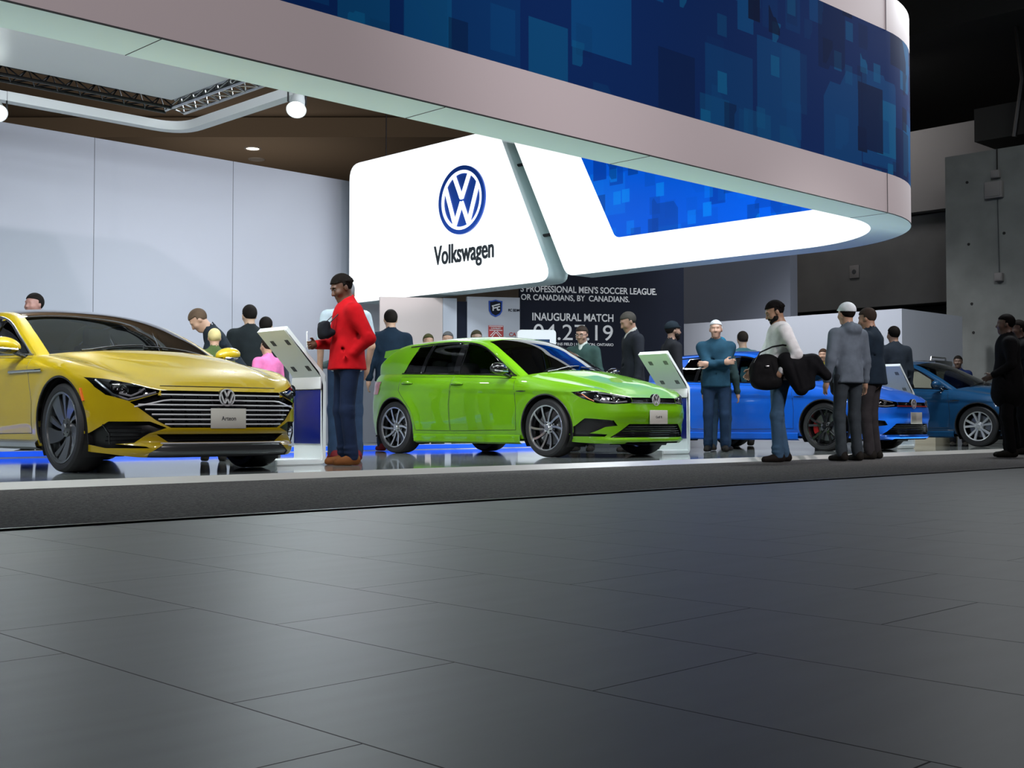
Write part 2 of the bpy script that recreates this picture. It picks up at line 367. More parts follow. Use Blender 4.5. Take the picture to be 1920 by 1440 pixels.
# inner blue panel
bm = bmesh.new(); uvl = bm.loops.layers.uv.new('UVMap')
q = rpoly([(8.6+1.6, 3.49), (13.22, 3.49), (14.1, 5.17), (8.6+1.6, 5.17)], [0, .16, .05, 0])
prism(bm, [(X1-TH-.012, y, z) for y, z in q], (.011, 0, 0))
for f in bm.faces:
    for l in f.loops: l[uvl].uv = (l.vert.co.y, l.vert.co.z)
setp(obj('inner_blue_panel', local(bm, ring), M['blueback'], ring, ang=30), 'backlit bright blue pixel print with slanted end')
bm = bmesh.new(); pin = [p for p in path(TH+.010, y_end=10.21) if p[0] > X1-RR-.001]
uvl = bm.loops.layers.uv.new('UVMap'); wallstrip(bm, [(12.0, Y0+TH+.010)]+pin, 3.49, 5.17, uvl, True); obj('inner_blue_panel', local(bm, ring), M['blueback'], ring)
# seams
def seam(bm, a, b, wd=.006):
    tube(bm, [a, b], wd, 4)
for nm, pp in (('panel_seam', [(X1-RR, Y0-.001, ZB, 3.43)]),):
    bm = bmesh.new(); seam(bm, (X1-RR, Y0-.001, ZB), (X1-RR, Y0-.001, 3.43)); obj('panel_seam', local(bm, ring), M['seam'], ring); bm = bmesh.new(); seam(bm, (X1-RR, Y0-.001, 5.17), (X1-RR, Y0-.001, ZT)); obj('panel_seam', local(bm, ring), M['seam'], ring)
bm = bmesh.new(); tube(bm, [(x, y-.0, ZB+.004) for x, y in path(-.002)][:-1], .007, 4); obj('panel_seam', local(bm, ring), M['seam'], ring)
for x in (3.95, 6.43, 9.0, 13.5):
    bm = bmesh.new(); seam(bm, (x, Y0, ZB), (x+.0, Y0+TH, ZB), .004); obj('panel_seam', local(bm, ring), M['seam'], ring)
bm = bmesh.new(); seam(bm, (X1-TH, 9.33, ZB), (X1-TH, 9.33, 3.49), .005); obj('panel_seam', local(bm, ring), M['seam'], ring)
for x, y in ((2, 7.55), (8, 7.55), (13.2, 7.55), (15.65, 12.5)):
    bm = bmesh.new(); tube(bm, [(x, y, ZT), (x, y, 12)], .012, 6); obj('suspension_cable', local(bm, ring), M['truss'], ring)
# ------------------------------------------------------------------ hanging logo sign
sg = thing('logo_sign', (15.65, 17.5, 2.9), 'glowing white hanging sign with round blue logo and black lettering', 'sign')
SX = X1-TH
poly = rpoly([(20.5, 2.90), (20.5, 5.80), (16.05, 5.80), (14.66, 2.90)], [.33, .33, .12, .22])
bm = bmesh.new(); prism(bm, [(SX, y, z) for y, z in poly], (TH, 0, 0)); bm.faces.ensure_lookup_table()
for f in bm.faces: f.normal_update(); f.material_index = 1 if f.normal.x < -.9 else 0
obj('sign_panel', local(bm, sg), [M['soffit'], M['light']], sg, ang=30)
F = frame((SX-.03, 16.965, 4.60), (0, -1, 0), (0, 0, 1))
R = .645
bm = bmesh.new(); ring2d(bm, R*.87, R, 0, .035, 64); lathe(bm, [(0.001, .0), (R*.80, .0), (R*.80, .012), (.001, .012)], 64, 'z')
o = obj('logo_disc', local(xf(bm, F), sg), M['logo'], sg); setp(o, 'blue disc and rim of the logo')
bm = emblem_bm(R, .012, .032); obj('logo_strokes', local(xf(bm, F), sg), M['light'], sg, ang=30)
bm = fit_width(text_bm('Volkswagen', 1, .01, .014), 1.66, .48)
obj('lettering', local(xf(bm, frame((SX-.012, 16.965, 3.57), (0, -1, 0), (0, 0, 1))), sg), M['ink'], sg, smooth=False)
bm = bmesh.new(); tube(bm, [(15.65, 19.6, 5.8), (15.65, 19.6, 12)], .012, 6); obj('suspension_cable', local(bm, sg), M['truss'], sg)
bm = bmesh.new(); tube(bm, [(15.65, 16.6, 5.8), (15.65, 16.6, 12)], .012, 6); obj('suspension_cable', local(bm, sg), M['truss'], sg)
for yb, zb in ((14.86, 3.75), (15.5, 5.1)):
    bm = bmesh.new(); tube(bm, [(SX+.2, yb-.16, zb), (SX+.2, yb+.33, zb)], .03, 8); obj('bracket', local(bm, sg), M['truss'], sg)
# ------------------------------------------------------------------ ceiling light frame
fr = thing('ceiling_raft', (1, 12, 4.5), 'white ceiling raft with black truss channel and white rounded frame, over the yellow car', 'ceiling rig')
def ringpoly(x0, x1, y0, y1, r): return rpoly([(x0, y0), (x1, y0), (x1, y1), (x0, y1)], r, 8)
def hollow(bm, P, Q, z0, z1):
    n = len(P)
    L = [[bm.verts.new((p[0], p[1], z)) for p in R] for R, z in ((P, z0), (P, z1), (Q, z1), (Q, z0))]
    for j in range(4):
        A = L[j]; B = L[(j+1) % 4]
        for i in range(n): bm.faces.new((A[i], A[(i+1) % n], B[(i+1) % n], B[i]))
    bmesh.ops.recalc_face_normals(bm, faces=bm.faces[:])
bm = bmesh.new(); hollow(bm, ringpoly(-9, 8.80, 8.2, 15.6, .5), ringpoly(-8.84, 8.64, 8.36, 15.44, .4), 4.5, 4.62); obj('outer_frame', local(bm, fr), M['white'], fr)
bm = bmesh.new(); prism(bm, [(x, y, 4.72) for x, y in ringpoly(-8.2, 8.12, 9.0, 14.72, .02)], (0, 0, .06)); obj('raft_panel', local(bm, fr), M['white'], fr, smooth=False)
bm = bmesh.new(); prism(bm, [(x, y, 4.95) for x, y in ringpoly(-8.9, 8.75, 8.25, 15.55, .4)], (0, 0, .05)); obj('cover_board', local(bm, fr), M['black'], fr, smooth=False)
def truss(bm, a, b, wd=.18):
    a = Vector(a); b = Vector(b); d = (b-a); L = d.length; d.normalize(); s = Vector((-d.y, d.x, 0))*wd; u = Vector((0, 0, wd*1.2)); n = int(L/.3)
    for o in (s, -s, u*1.0): tube(bm, [a+o, b+o], .022, 6)
    for i in range(n):
        p = a+d*(L*i/n); q = a+d*(L*(i+.5)/n); r = a+d*(L*(i+1)/n)
        tube(bm, [p+s, q+u, r+s], .011, 5); tube(bm, [p-s, q+u, r-s], .011, 5); tube(bm, [p+s, q-s, r+s], .011, 5)
bm = bmesh.new(); truss(bm, (-8, 15.08, 4.68), (8.3, 15.08, 4.68), .14); obj('truss', local(bm, fr), M['truss'], fr)
bm = bmesh.new(); truss(bm, (8.38, 15.1, 4.68), (8.38, 8.6, 4.68), .14); obj('truss', local(bm, fr), M['alu'], fr)
for p in ((-8, 9, 4.98), (7.8, 9, 4.98), (7.8, 14.6, 4.98), (-8, 14.6, 4.98)):
    bm = bmesh.new(); tube(bm, [p, (p[0], p[1], 12)], .012, 6); obj('suspension_cable', local(bm, fr), M['truss'], fr)
# stage spot lamps hung on the frame
def spot(x, y, z, tgt, lab, power=160):
    t = thing('spotlight', (x, y, z), lab, 'spotlight', 'spotlights on the ceiling raft')
    d = (Vector(tgt)-Vector((x, y, z))).normalized(); q = d.to_track_quat('-Z', 'Y').to_matrix().to_4x4()
    bm = bmesh.new(); lathe(bm, [(.02, .2), (.075, .2), (.09, .1), (.10, -.06), (.125, -.10), (.115, -.10), (.09, -.05)], 24, 'z'); xf(bm, q); obj('housing', bm, M['white'], t)
    bm = bmesh.new(); bmesh.ops.create_circle(bm, cap_ends=True, segments=24, radius=.095); xf(bm, q @ Matrix.Translation((0, 0, -.06))); obj('lens', bm, M['lampon'], t)
    bm = bmesh.new(); tube(bm, [(-.13, 0, .02), (-.13, 0, .26), (.13, 0, .26), (.13, 0, .02)], .012, 6); obj('yoke', bm, M['truss'], t)
    l = lamp('stage_spot', 'SPOT', Vector((x, y, z))+d*.13, power, COOL, tgt, spot_size=math.radians(95), spot_blend=.6, shadow_soft_size=.09)
spot(8.62, 12.55, 4.34, (6, 9.6, 0), 'lit spotlight hanging at the right corner of the ceiling frame', 260)
spot(6.1, 15.45, 4.36, (5, 10, 0), 'lit spotlight at the left edge under the ceiling frame', 200)
# ------------------------------------------------------------------ cars
def spline(P, ts):
    """Catmull-Rom through rows of P at knot parameters ts (0..len-1)"""
    P = np.asarray(P, float); n = len(P); out = []
    ch = np.r_[0, np.cumsum(np.maximum(1e-6, np.linalg.norm(np.diff(P[:, :2], axis=0), axis=1)**.5))]
    for t in ts:
        i = min(int(t), n-2); u = t-i
        h = ch[i+1]-ch[i]
        def tan(k):
            if k == 0: return (P[1]-P[0])/(ch[1]-ch[0])
            if k == n-1: return (P[-1]-P[-2])/(ch[-1]-ch[-2])
            a = (P[k]-P[k-1])/(ch[k]-ch[k-1]); b = (P[k+1]-P[k])/(ch[k+1]-ch[k]); ha = ch[k]-ch[k-1]; hb = ch[k+1]-ch[k]
            return (a*hb+b*ha)/(ha+hb)
        m0, m1 = tan(i)*h, tan(i+1)*h
        out.append((2*u**3-3*u**2+1)*P[i]+(u**3-2*u**2+u)*m0+(-2*u**3+3*u**2)*P[i+1]+(u**3-u**2)*m1)
    return np.array(out)
def in_poly(x, y, poly):
    c = False; n = len(poly); j = n-1
    for i in range(n):
        xi, yi = poly[i]; xj, yj = poly[j]
        if (yi > y) != (yj > y) and x < (xj-xi)*(y-yi)/(yj-yi)+xi: c = not c
        j = i
    return c
def knife(bm, poly, ax, cand):
    """cut faces in cand along polygon edges seen down the third axis; returns faces inside"""
    a0, a1 = ax
    px = [p[0] for p in poly]; py = [p[1] for p in poly]; e = .002
    bb = (min(px)-e, max(px)+e, min(py)-e, max(py)+e)
    def fb(f):
        xs = [v.co[a0] for v in f.verts]; ys = [v.co[a1] for v in f.verts]; return min(xs), max(xs), min(ys), max(ys)
    cs = set(f for f in cand if f.is_valid)
    cs = set(f for f in cs if (lambda b: b[0] < bb[1] and b[1] > bb[0] and b[2] < bb[3] and b[3] > bb[2])(fb(f)))
    n = len(poly)
    for i in range(n):
        p, q = poly[i], poly[(i+1) % n]
        dx, dy = q[0]-p[0], q[1]-p[1]; L = math.hypot(dx, dy)
        if L < 1e-6: continue
        eb = (min(p[0], q[0])-e, max(p[0], q[0])+e, min(p[1], q[1])-e, max(p[1], q[1])+e)
        sel = [f for f in cs if f.is_valid and (lambda b: b[0] < eb[1] and b[1] > eb[0] and b[2] < eb[3] and b[3] > eb[2])(fb(f))]
        if not sel: continue
        no = [0, 0, 0]; no[a0] = -dy/L; no[a1] = dx/L; co = [0, 0, 0]; co[a0] = p[0]; co[a1] = p[1]
        geom = list(set(sel) | set(ed for f in sel for ed in f.edges) | set(v for f in sel for v in f.verts))
        r = bmesh.ops.bisect_plane(bm, geom=geom, dist=1e-5, plane_co=co, plane_no=no)
        cs = set(f for f in cs if f.is_valid) | set(g for g in r['geom'] if isinstance(g, bmesh.types.BMFace))
    ins = []
    for f in cs:
        if not f.is_valid: continue
        c = f.calc_center_median()
        if in_poly(c[a0], c[a1], poly): ins.append(f)
    return ins
def nobj(name, bm, m, parent, nl=None):
    """object with the custom vertex normals kept in layer nl"""
    nl = bm.verts.layers.float_vector.get('nrm')
    ns = [tuple(v[nl]) if nl and v[nl].length > .1 else tuple(v.normal) for v in bm.verts] if nl else None
    me = bpy.data.meshes.new(name); bm.to_mesh(me); bm.free()
    for mm in (m if isinstance(m, (list, tuple)) else [m]): me.materials.append(mm)
    me.polygons.foreach_set('use_smooth', [True]*len(me.polygons))
    if ns: me.normals_split_custom_set_from_vertices(ns)
    o = bpy.data.objects.new(name, me); COL.objects.link(o); o.parent = parent
    return o
def extract(bm, faces, disp=None, wall=False, close=0.):
    """new bmesh from faces (removed from bm); disp(co, normal)->vector moves them; wall adds side walls"""
    nl = bm.verts.layers.float_vector.get('nrm')
    nb = bmesh.new(); n2 = nb.verts.layers.float_vector.new('nrm'); mp = {}
    fs = [f for f in faces if f.is_valid]; fset = set(fs)
    def V(v):
        if v.index not in mp or mp[v.index][0] is not v:
            q = v.co.copy()
            if disp: q = q+disp(v.co, v[nl])
            nv = nb.verts.new(q); nv[n2] = v[nl]; mp[v.index] = (v, nv)
        return mp[v.index][1]
    for f in fs:
        try: nf = nb.faces.new([V(v) for v in f.verts]); nf.material_index = f.material_index
        except ValueError: pass
    if wall:
        wb = []
        for f in fs:
            for l in f.loops:
                if not any(lf.face in fset for lf in l.edge.link_loops if lf is not l):
                    wb.append((l.vert, l.link_loop_next.vert))
        w1 = {}
        def W(v, top):
            k = (v.index, top)
            if k not in w1:
                nv = nb.verts.new(v.co if top else V(v).co); nv[n2] = (0, 0, 0); w1[k] = nv
            return w1[k]
        for a, b in wb:
            try: nb.faces.new((W(b, 1), W(a, 1), W(a, 0), W(b, 0)))
            except ValueError: pass
    bmesh.ops.delete(bm, geom=fs, context='FACES')
    nb.normal_update()
    return nb
def mirror_poly(p): return [(-x, y) for x, y in p][::-1]

CARM = dict(strokes=mat('emblem_silver', (.72, .72, .74), .3, .3),
    glass=glass_mat('car_glass', (.30, .33, .34)), wind=glass_mat('windscreen_glass', (.40, .44, .45)), lens=glass_mat('lamp_lens', (.85, .88, .9)),
    interior=mat('car_interior', (.02, .02, .021), .7), seat=mat('car_seat', (.035, .035, .037), .7), tan=mat('tan_seat', (.32, .26, .17), .6),
    amber=mat('amber_reflector', (.6, .12, .01), .2, coat=.5), redlens=mat('red_lens', (.35, .01, .01), .15, coat=1), caliper=mat('red_caliper', (.45, .01, .01), .4),
    disc=mat('brake_disc', (.35, .35, .36), .3, 1.), spoke=mat('machined_spoke', (.62, .64, .66), .25, .9), dspoke=mat('grey_spoke', (.16, .17, .175), .28, .8, coat=.3), bspoke=mat('black_spoke', (.012, .012, .013), .15, coat=1.), sspoke=mat('silver_spoke', (.70, .72, .72), .35, .6),
)
def make_wheel(name, R, r, wd, style, parent, loc, side):
    t = bmesh.new(); w2 = wd/2
    lathe(t, [(r*.97, -w2+.02), (r*1.03, -w2), (R*.92, -w2-.004), (R*.975, -w2+.012), (R*.997, -w2+.04), (R, 0), (R*.997, w2-.04), (R*.975, w2-.012), (R*.92, w2+.004), (r*1.06, w2+.001), (r*1.03, w2-.006), (r*.97, w2-.02)], 56)
    o = obj('wheel', t, M['rubber'], parent, ang=30); o.location = loc; o.rotation_euler = (0, 0, 0 if side > 0 else PI)
    sm = {'blade': CARM['spoke'], 'petal': CARM['dspoke'], 'black': CARM['bspoke'], 'silver': CARM['sspoke']}[style]
    dark = {'blade': M['gblk'], 'petal': CARM['dspoke'], 'black': CARM['bspoke'], 'silver': CARM['sspoke']}[style]
    yo = w2-.008
    b = bmesh.new()
    lathe(b, [(r*1.035, yo+.0), (r*1.02, yo+.008), (r*.965, yo+.004), (r*.955, yo-.01)], 56, mi=0)
    lathe(b, [(r*.955, yo-.01), (r*.93, yo-.05), (r*.90, -w2+.03)], 56, mi=1)
    obj('rim', b, [sm, M['dchrome'] if style != 'black' else M['gblk']], o, ang=40)
    def P(rad, a, y): return Vector((rad*math.cos(a), y, rad*math.sin(a)))
    s = bmesh.new()
    def blade(a, tw, w0, w1, ri, ro, y0, y1, th=.03, n=5, curve=0.):
        L = []; Rr = []
        for k in range(n+1):
            f = k/n; rad = ri+(ro-ri)*f; an = a+tw*f+curve*math.sin(PI*f); wv = w0+(w1-w0)*f; y = y0+(y1-y0)*f**1.4
            c = P(rad, an, y); tg = Vector((-math.sin(an), 0, math.cos(an)))
            L.append((c+tg*wv/2, c+tg*wv/2-Vector((0, th, 0)))); Rr.append((c-tg*wv/2, c-tg*wv/2-Vector((0, th, 0))))
        va = [[s.verts.new(p) for p in q] for q in L]; vb = [[s.verts.new(p) for p in q] for q in Rr]
        for k in range(n):
            fs = [s.faces.new((va[k][0], va[k+1][0], vb[k+1][0], vb[k][0])), s.faces.new((va[k][1], vb[k][1], vb[k+1][1], va[k+1][1])),
                  s.faces.new((va[k][0], va[k][1], va[k+1][1], va[k+1][0])), s.faces.new((vb[k][0], vb[k+1][0], vb[k+1][1], vb[k][1]))]
            for f in fs[1:]: f.material_index = 1
    if style == 'blade':
        for i in range(5):
            for d, tw in ((-.30, .22), (.30, .30)): blade(2*PI*i/5+.2+d-.1, tw, .022, .026, .045, r*.965, yo-.030, yo-.006)
    elif style == 'petal':
        for i in range(5):
            a = 2*PI*i/5+.5
            blade(a, .52, .05, .135, .05, r*.965, yo-.045, yo-.008, .02, 8, .06); blade(a+.62, .42, .012, .05, .06, r*.965, yo-.05, yo-.02, .02, 8, .05)
    elif style == 'black':
        for i in range(5):
            for d in (-.13, .13): blade(2*PI*i/5+.3+d*.6, d*1.1, .026, .03, .04, r*.965, yo-.035, yo-.006)
    else:
        for i in range(5):
            for d in (-.17, .17): blade(2*PI*i/5+.2+d, d*.5, .024, .036, .04, r*.965, yo-.025, yo-.004)
    lathe(s, [(.001, yo-.012), (.03, yo-.012), (.034, yo-.02), (.07, yo-.035), (.075, yo-.07)], 24, mi=0)
    for i in range(5): lathe(s, [(.001, yo-.018), (.009, yo-.018), (.01, yo-.05)], 8, c=P(.053, 2*PI*i/5, 0), mi=1)
    bmesh.ops.recalc_face_normals(s, faces=s.faces[:])
    obj('spokes', s, [sm, dark], o, ang=35)
    d = bmesh.new(); lathe(d, [(.06, .015), (r*.76, .015), (r*.76, -.01), (.06, -.01)], 40); obj('brake_disc', d, CARM['disc'], o)
    k = bmesh.new()
    if style == 'black':
        pr = []
        for f in np.linspace(-.5, .5, 8): pr.append((r*.80*math.cos(f), r*.80*math.sin(f)))
        for f in np.linspace(.5, -.5, 8): pr.append((r*.52*math.cos(f), r*.52*math.sin(f)))
        prism(k, [(x, -.02, z) for x, z in pr], (0, .06, 0)); obj('brake_caliper', k, CARM['caliper'], o)
    k = bmesh.new(); lathe(k, [(.001, -.02), (r*.9, -.02)], 32); obj('hub_back', k, M['blk'], o)
    return o
def dup_tree(o, parent=None, loc=None):
    c = o.copy(); COL.objects.link(c)
    if parent is not None: c.parent = parent
    if loc is not None: c.location = loc
    for ch in list(o.children): dup_tree(ch, c)
    return c

def make_car(c, x, y, label, group='cars on display', rz=-PI/2):
    root = thing(c.get('name', 'car'), (x, y, .05), label, 'car', group, rz)
    paint = c['paint']
    T = np.array(c['outline'], float); n = len(T)
    ts = np.linspace(0, n-1, 1200); D = spline(T, ts)
    seg = np.r_[0, np.cumsum(np.hypot(*np.diff(D[:, :2], axis=0).T))]
    NC = c.get('cols', 150)
    s = np.linspace(0, seg[-1], NC)
    O = np.stack([np.interp(s, seg, D[:, k]) for k in range(4)], 1)
    tg = np.gradient(O[:, :2], axis=0); tg /= np.linalg.norm(tg, axis=1)[:, None]
    nx, ny = tg[:, 1]*1, -tg[:, 0]*1        # outward normal (outline runs front -> rear on +y side)
    nx[0], ny[0] = 1, 0; nx[-1], ny[-1] = -1, 0
    NR = 30
    fz = lambda z, tab: np.interp(z, [a for a, b in tab], [b for a, b in tab])
    rows = []
    G = np.zeros((NC, NR, 3))
    for i in range(NC):
        ox, oy, zb, zt = O[i]
        for j in range(NR):
            z = zb+(zt-zb)*j/(NR-1); q = zt-z
            rf = max(nx[i], 0)**2; rr = max(-nx[i], 0)**2; rs = ny[i]**2
            dF = fz(z, c['front_prof'])+c['front_lip'][0]*max(0, 1-q/c['front_lip'][1])**2.2
            dS = fz(z, c['side_prof'])+c['side_lip'][0]*max(0, 1-q/c['side_lip'][1])**2
            zc = c['crease'][0]+(c['crease'][1]-c['crease'][0])*(-ox/2.6)
            if c['crease'][2]: dS += c['crease'][2]*min(1, max(0, (zc-z)/.022))*max(0, 1-max(0, zc-z)/.4)
            for wx in (0, -c['wb']):
                rad = math.hypot(ox-wx, z-c['R']); dS -= c.get('flare', .018)*math.exp(-((rad-c['R']-.06)/.085)**2)
            dR = fz(z, c['rear_prof'])
            d = rf*dF+rs*dS+rr*dR
            G[i, j] = (ox-nx[i]*d, oy-ny[i]*d, z)
        if i == 0 or i == NC-1: G[i, :, 1] = 0
    top = G[:, -1].copy()
    bm = bmesh.new(); tagl = bm.faces.layers.int.new('tag'); nl = bm.verts.layers.float_vector.new('nrm')
    def grid(A, tag, mi=0, mif=None):
        for sg in (1, -1):
            vs = [[bm.verts.new((p[0], p[1]*sg, p[2])) for p in r] for r in A]
            for i in range(len(A)-1):
                for j in range(len(A[0])-1):
                    q = (vs[i][j], vs[i+1][j], vs[i+1][j+1], vs[i][j+1])
                    if len(set(tuple(np.round(v.co, 6)) for v in q)) < 3: continue
                    f = bm.faces.new(q if sg > 0 else q[::-1]); f[tagl] = tag; f.material_index = mif(i, j) if mif else mi
    grid(G[:, :, :], 1)
    # hood
    tx = top[:, 0]; ic = int(np.argmin(np.abs(nx-.62)[:NC//3])); iw = int(np.argmin(np.abs(tx-c['cowl_x'])[:NC//2]+0)); 
    idd = NC//2+int(np.argmin(np.abs(tx-c['deck_x'])[NC//2:]))
    nF, nS = ic+1, iw-ic+1
    Fe = top[:ic+1]; Se = top[ic:iw+1]
    cc = np.array([(top[0, 0], top[0, 2])]+c['hood_center']); cl = spline(cc, np.linspace(0, len(cc)-1, 400))
    sl = np.r_[0, np.cumsum(np.hypot(*np.diff(cl, axis=0).T))]; ss = np.r_[0, np.cumsum(np.linalg.norm(np.diff(Se, axis=0), axis=1))]; ss = ss/ss[-1]*sl[-1]
    Ce = np.stack([np.interp(ss, sl, cl[:, 0]), np.zeros(nS), np.interp(ss, sl, cl[:, 1])], 1)
    fl = np.r_[0, np.cumsum(np.linalg.norm(np.diff(Fe, axis=0), axis=1))]; fl /= fl[-1]
    K0, K1 = Ce[-1], Se[-1]
    Ke = np.stack([K0[0]+(K1[0]-K0[0])*fl**2, K1[1]*fl, K0[2]+(K1[2]-K0[2])*fl**2.2], 1)
    H = np.zeros((nF, nS, 3)); sv = ss/ss[-1]
    for i in range(nF):
        u = fl[i]; bu = u; bz = u**2.4
        for j in range(nS):
            v = sv[j]
            for k in range(3):
                b = bz if k == 2 else bu
                cb = (1-b)*(1-v)*Fe[0, k]+b*(1-v)*Fe[-1, k]+(1-b)*v*Ke[0, k]+b*v*Ke[-1, k]
                H[i, j, k] = (1-v)*Fe[i, k]+v*Ke[i, k]+(1-b)*Ce[j, k]+b*Se[j, k]-cb
            H[i, j, 2] += c['hood_dome']*(1/(1+math.exp((u-.62-.12*v)*26)))*min(1, v*4)*min(1, (1-v)*6) - c['hood_dome']*.5*math.exp(-((u-.80)/.1)**2)*min(1, v*4)*min(1, (1-v)*5)
    grid(H[:, :, :][::-1], 2)
    # greenhouse
    arc = np.array([tuple(top[iw])]+c['arc']+[tuple(top[idd])]); cen = np.array(c['center'], float)
    cen = np.array([(K0[0], K0[2])]+c['center']+[(top[-1, 0], top[-1, 2])])
    nk = len(arc)-1; per = 12; us = np.linspace(0, nk, nk*per+1)
    A = spline(arc, us); Cn = spline(cen, us)
    # belt / side glass surface
    NV = 12; S = np.zeros((len(us), NV, 3)); bx_, by_, bz_ = top[iw:idd+1].T
    for i in range(len(us)):
        xa = A[i, 0]; pb = np.array([xa, np.interp(-xa, -bx_, by_), np.interp(-xa, -bx_, bz_)])
        if i == 0: pb = A[0]
        if i == len(us)-1: pb = A[-1]
        for j in range(NV):
            v = j/(NV-1); S[i, j] = pb+(A[i]-pb)*v; hgt = A[i, 2]-pb[2]
            S[i, j, 1] += .055*hgt/.42*math.sin(PI*v)*max(0, min(1, hgt/.2))*.6
    grid(S, 3)
    ul = 0; NQ = 19; qs = np.linspace(0, 1, NQ)**.9; Tm = np.zeros((len(us), NQ, 3))
    endrow = None
    er = top[idd:][::-1]; el = np.r_[0, np.cumsum(np.linalg.norm(np.diff(er, axis=0), axis=1))]; el /= el[-1]
    E = np.stack([np.interp(qs, el, er[:, k]) for k in range(3)], 1)
    K = np.stack([np.interp(qs, fl, Ke[:, k]) for k in range(3)], 1)
    def lat(i): return np.stack([Cn[i, 0]+(A[i, 0]-Cn[i, 0])*qs**2, A[i, 1]*qs, Cn[i, 1]+(A[i, 2]-Cn[i, 1])*qs**2.5], 1)
    L0, L1 = lat(0), lat(len(us)-1)
    for i in range(len(us)):
        w0 = max(0, 1-us[i]/1.)**2; w1 = max(0, 1-(nk-us[i])/1.)**2
        Tm[i] = lat(i)+(K-L0)*w0+(E-L1)*w1
    hk = c['header_knot']; rk = c['rear_knot']; qa = c.get('pillar_q', .90)
    def topmat(i, j):
        u = (us[i]+us[i+1])/2; q = (qs[j]+qs[j+1])/2
        if .02 < u < hk and q < qa: return 1
        if rk < u < nk-.15 and q < .86: return 2
        if hk <= u <= rk and q < qa and c.get('black_roof'): return 3
        return 0
    grid(Tm, 4, 0, topmat)
    bmesh.ops.remove_doubles(bm, verts=bm.verts[:], dist=.0012)
    bmesh.ops.recalc_face_normals(bm, faces=bm.faces[:])
    bm.normal_update()
    bvh = BVHTree.FromBMesh(bm)
    def side(xx, zz, sg=-1):
        p, nrm, _, _ = bvh.ray_cast(Vector((xx, sg*3, zz)), Vector((0, -sg, 0)))
        return (p, nrm) if p is not None else (Vector((xx, sg*.88, zz)), Vector((0, sg, 0)))
    def front(yy, zz):
        p, nrm, _, _ = bvh.ray_cast(Vector((4, yy, zz)), Vector((-1, 0, 0)))
        return (p, nrm) if p is not None else (Vector((.5, yy, zz)), Vector((1, 0, 0)))
    def tag(f): return f[tagl]
    # ---- cuts
    regions = []   # (faces, kind, info)
    zbelt = lambda xx: float(np.interp(-xx, -bx_, bz_))
    def zarc(xx): return float(np.interp(-xx, -A[:, 0], A[:, 2]))
    def win_poly(xa, xb, slant_a=0, slant_b=0):
        ins = c.get('win_inset', .045); low = c.get('win_low', .012); n_ = 14; up = []; lo = []
        for k in range(n_+1):
            xx = xa+(xb-xa)*k/n_
            sl_ = (zarc(xx+.02)-zarc(xx-.02))/.04
            zu = zarc(xx)-ins*math.sqrt(1+sl_*sl_); zl_ = zbelt(xx)+low
            if zu > zl_+.004: up.append((xx, zu)); lo.append((xx, zl_))
        # slant the ends
        if not up: return []
        def sh(p, f): return p
        P = lo+up[::-1]
        if slant_a or slant_b:
            x0, x1 = up[0][0], up[-1][0]
            Q = []
            for (xx, zz) in P:
                f = (xx-x1)/(x0-x1); h = (zz-zbelt(xx))/.4
                Q.append((xx+(slant_a*f+slant_b*(1-f))*h, zz))
            P = Q
        return P
    cut = {}
    for sg in (1, -1):
        sd = lambda t: [f for f in bm.faces if f[tagl] == t and f.calc_center_median().y*sg > .02]
        for wi, (xa, xb, sa, sb, open_) in enumerate(c['windows']):
            P = win_poly(xa, xb, sa, sb); cut[('win', wi, sg)] = (knife(bm, P, (0, 2), sd(3)), P)
        for wx in (0, -c['wb']):
            ra = c['arch_r']; P = [(wx+ra*math.cos(a), c['R']+c.get('arch_dz', 0)+ra*math.sin(a)) for a in np.linspace(-.9, PI+.9, 40)]
            P = [p for p in P if p[1] > .1]; P = [(P[0][0], .05)]+P+[(P[-1][0], .05)]
            cut[('arch', wx, sg)] = (knife(bm, P, (0, 2), [f for f in sd(1) if abs(f.calc_center_median().y) > .5]), P)
        for di, P in enumerate(c['doors']):
            cut[('door', di, sg)] = (knife(bm, P, (0, 2), sd(1)), P)
    fr = lambda: [f for f in bm.faces if f[tagl] in (1, 2) and f.calc_center_median().x > .25 and f.normal.x > -.2]
    for name, P, kw in c['front_regions']:
        if kw.get('full'): cut[('front', name, 0)] = (knife(bm, P, (1, 2), fr()), P)
        else:
            for sg in (1, -1): cut[('front', name, sg)] = (knife(bm, P if sg > 0 else mirror_poly(P), (1, 2), fr()), P if sg > 0 else mirror_poly(P))
    # keep the smooth normals before pieces are taken off
    bm.normal_update(); bm.verts.index_update()

    # layer creation invalidates nothing for BMFace python refs held in lists
    for v in bm.verts: v[nl] = v.normal
    out = {}
    claimed = set()
    def take(key):
        fs, P = cut[key]; fs = [f for f in fs if f.is_valid and f not in claimed]; return fs, P
    for key in list(cut):
        if key[0] == 'arch':
            fs, P = take(key); bmesh.ops.delete(bm, geom=fs, context='FACES')
    specs = {nm: kw for nm, P, kw in c['front_regions']}
    pend = []
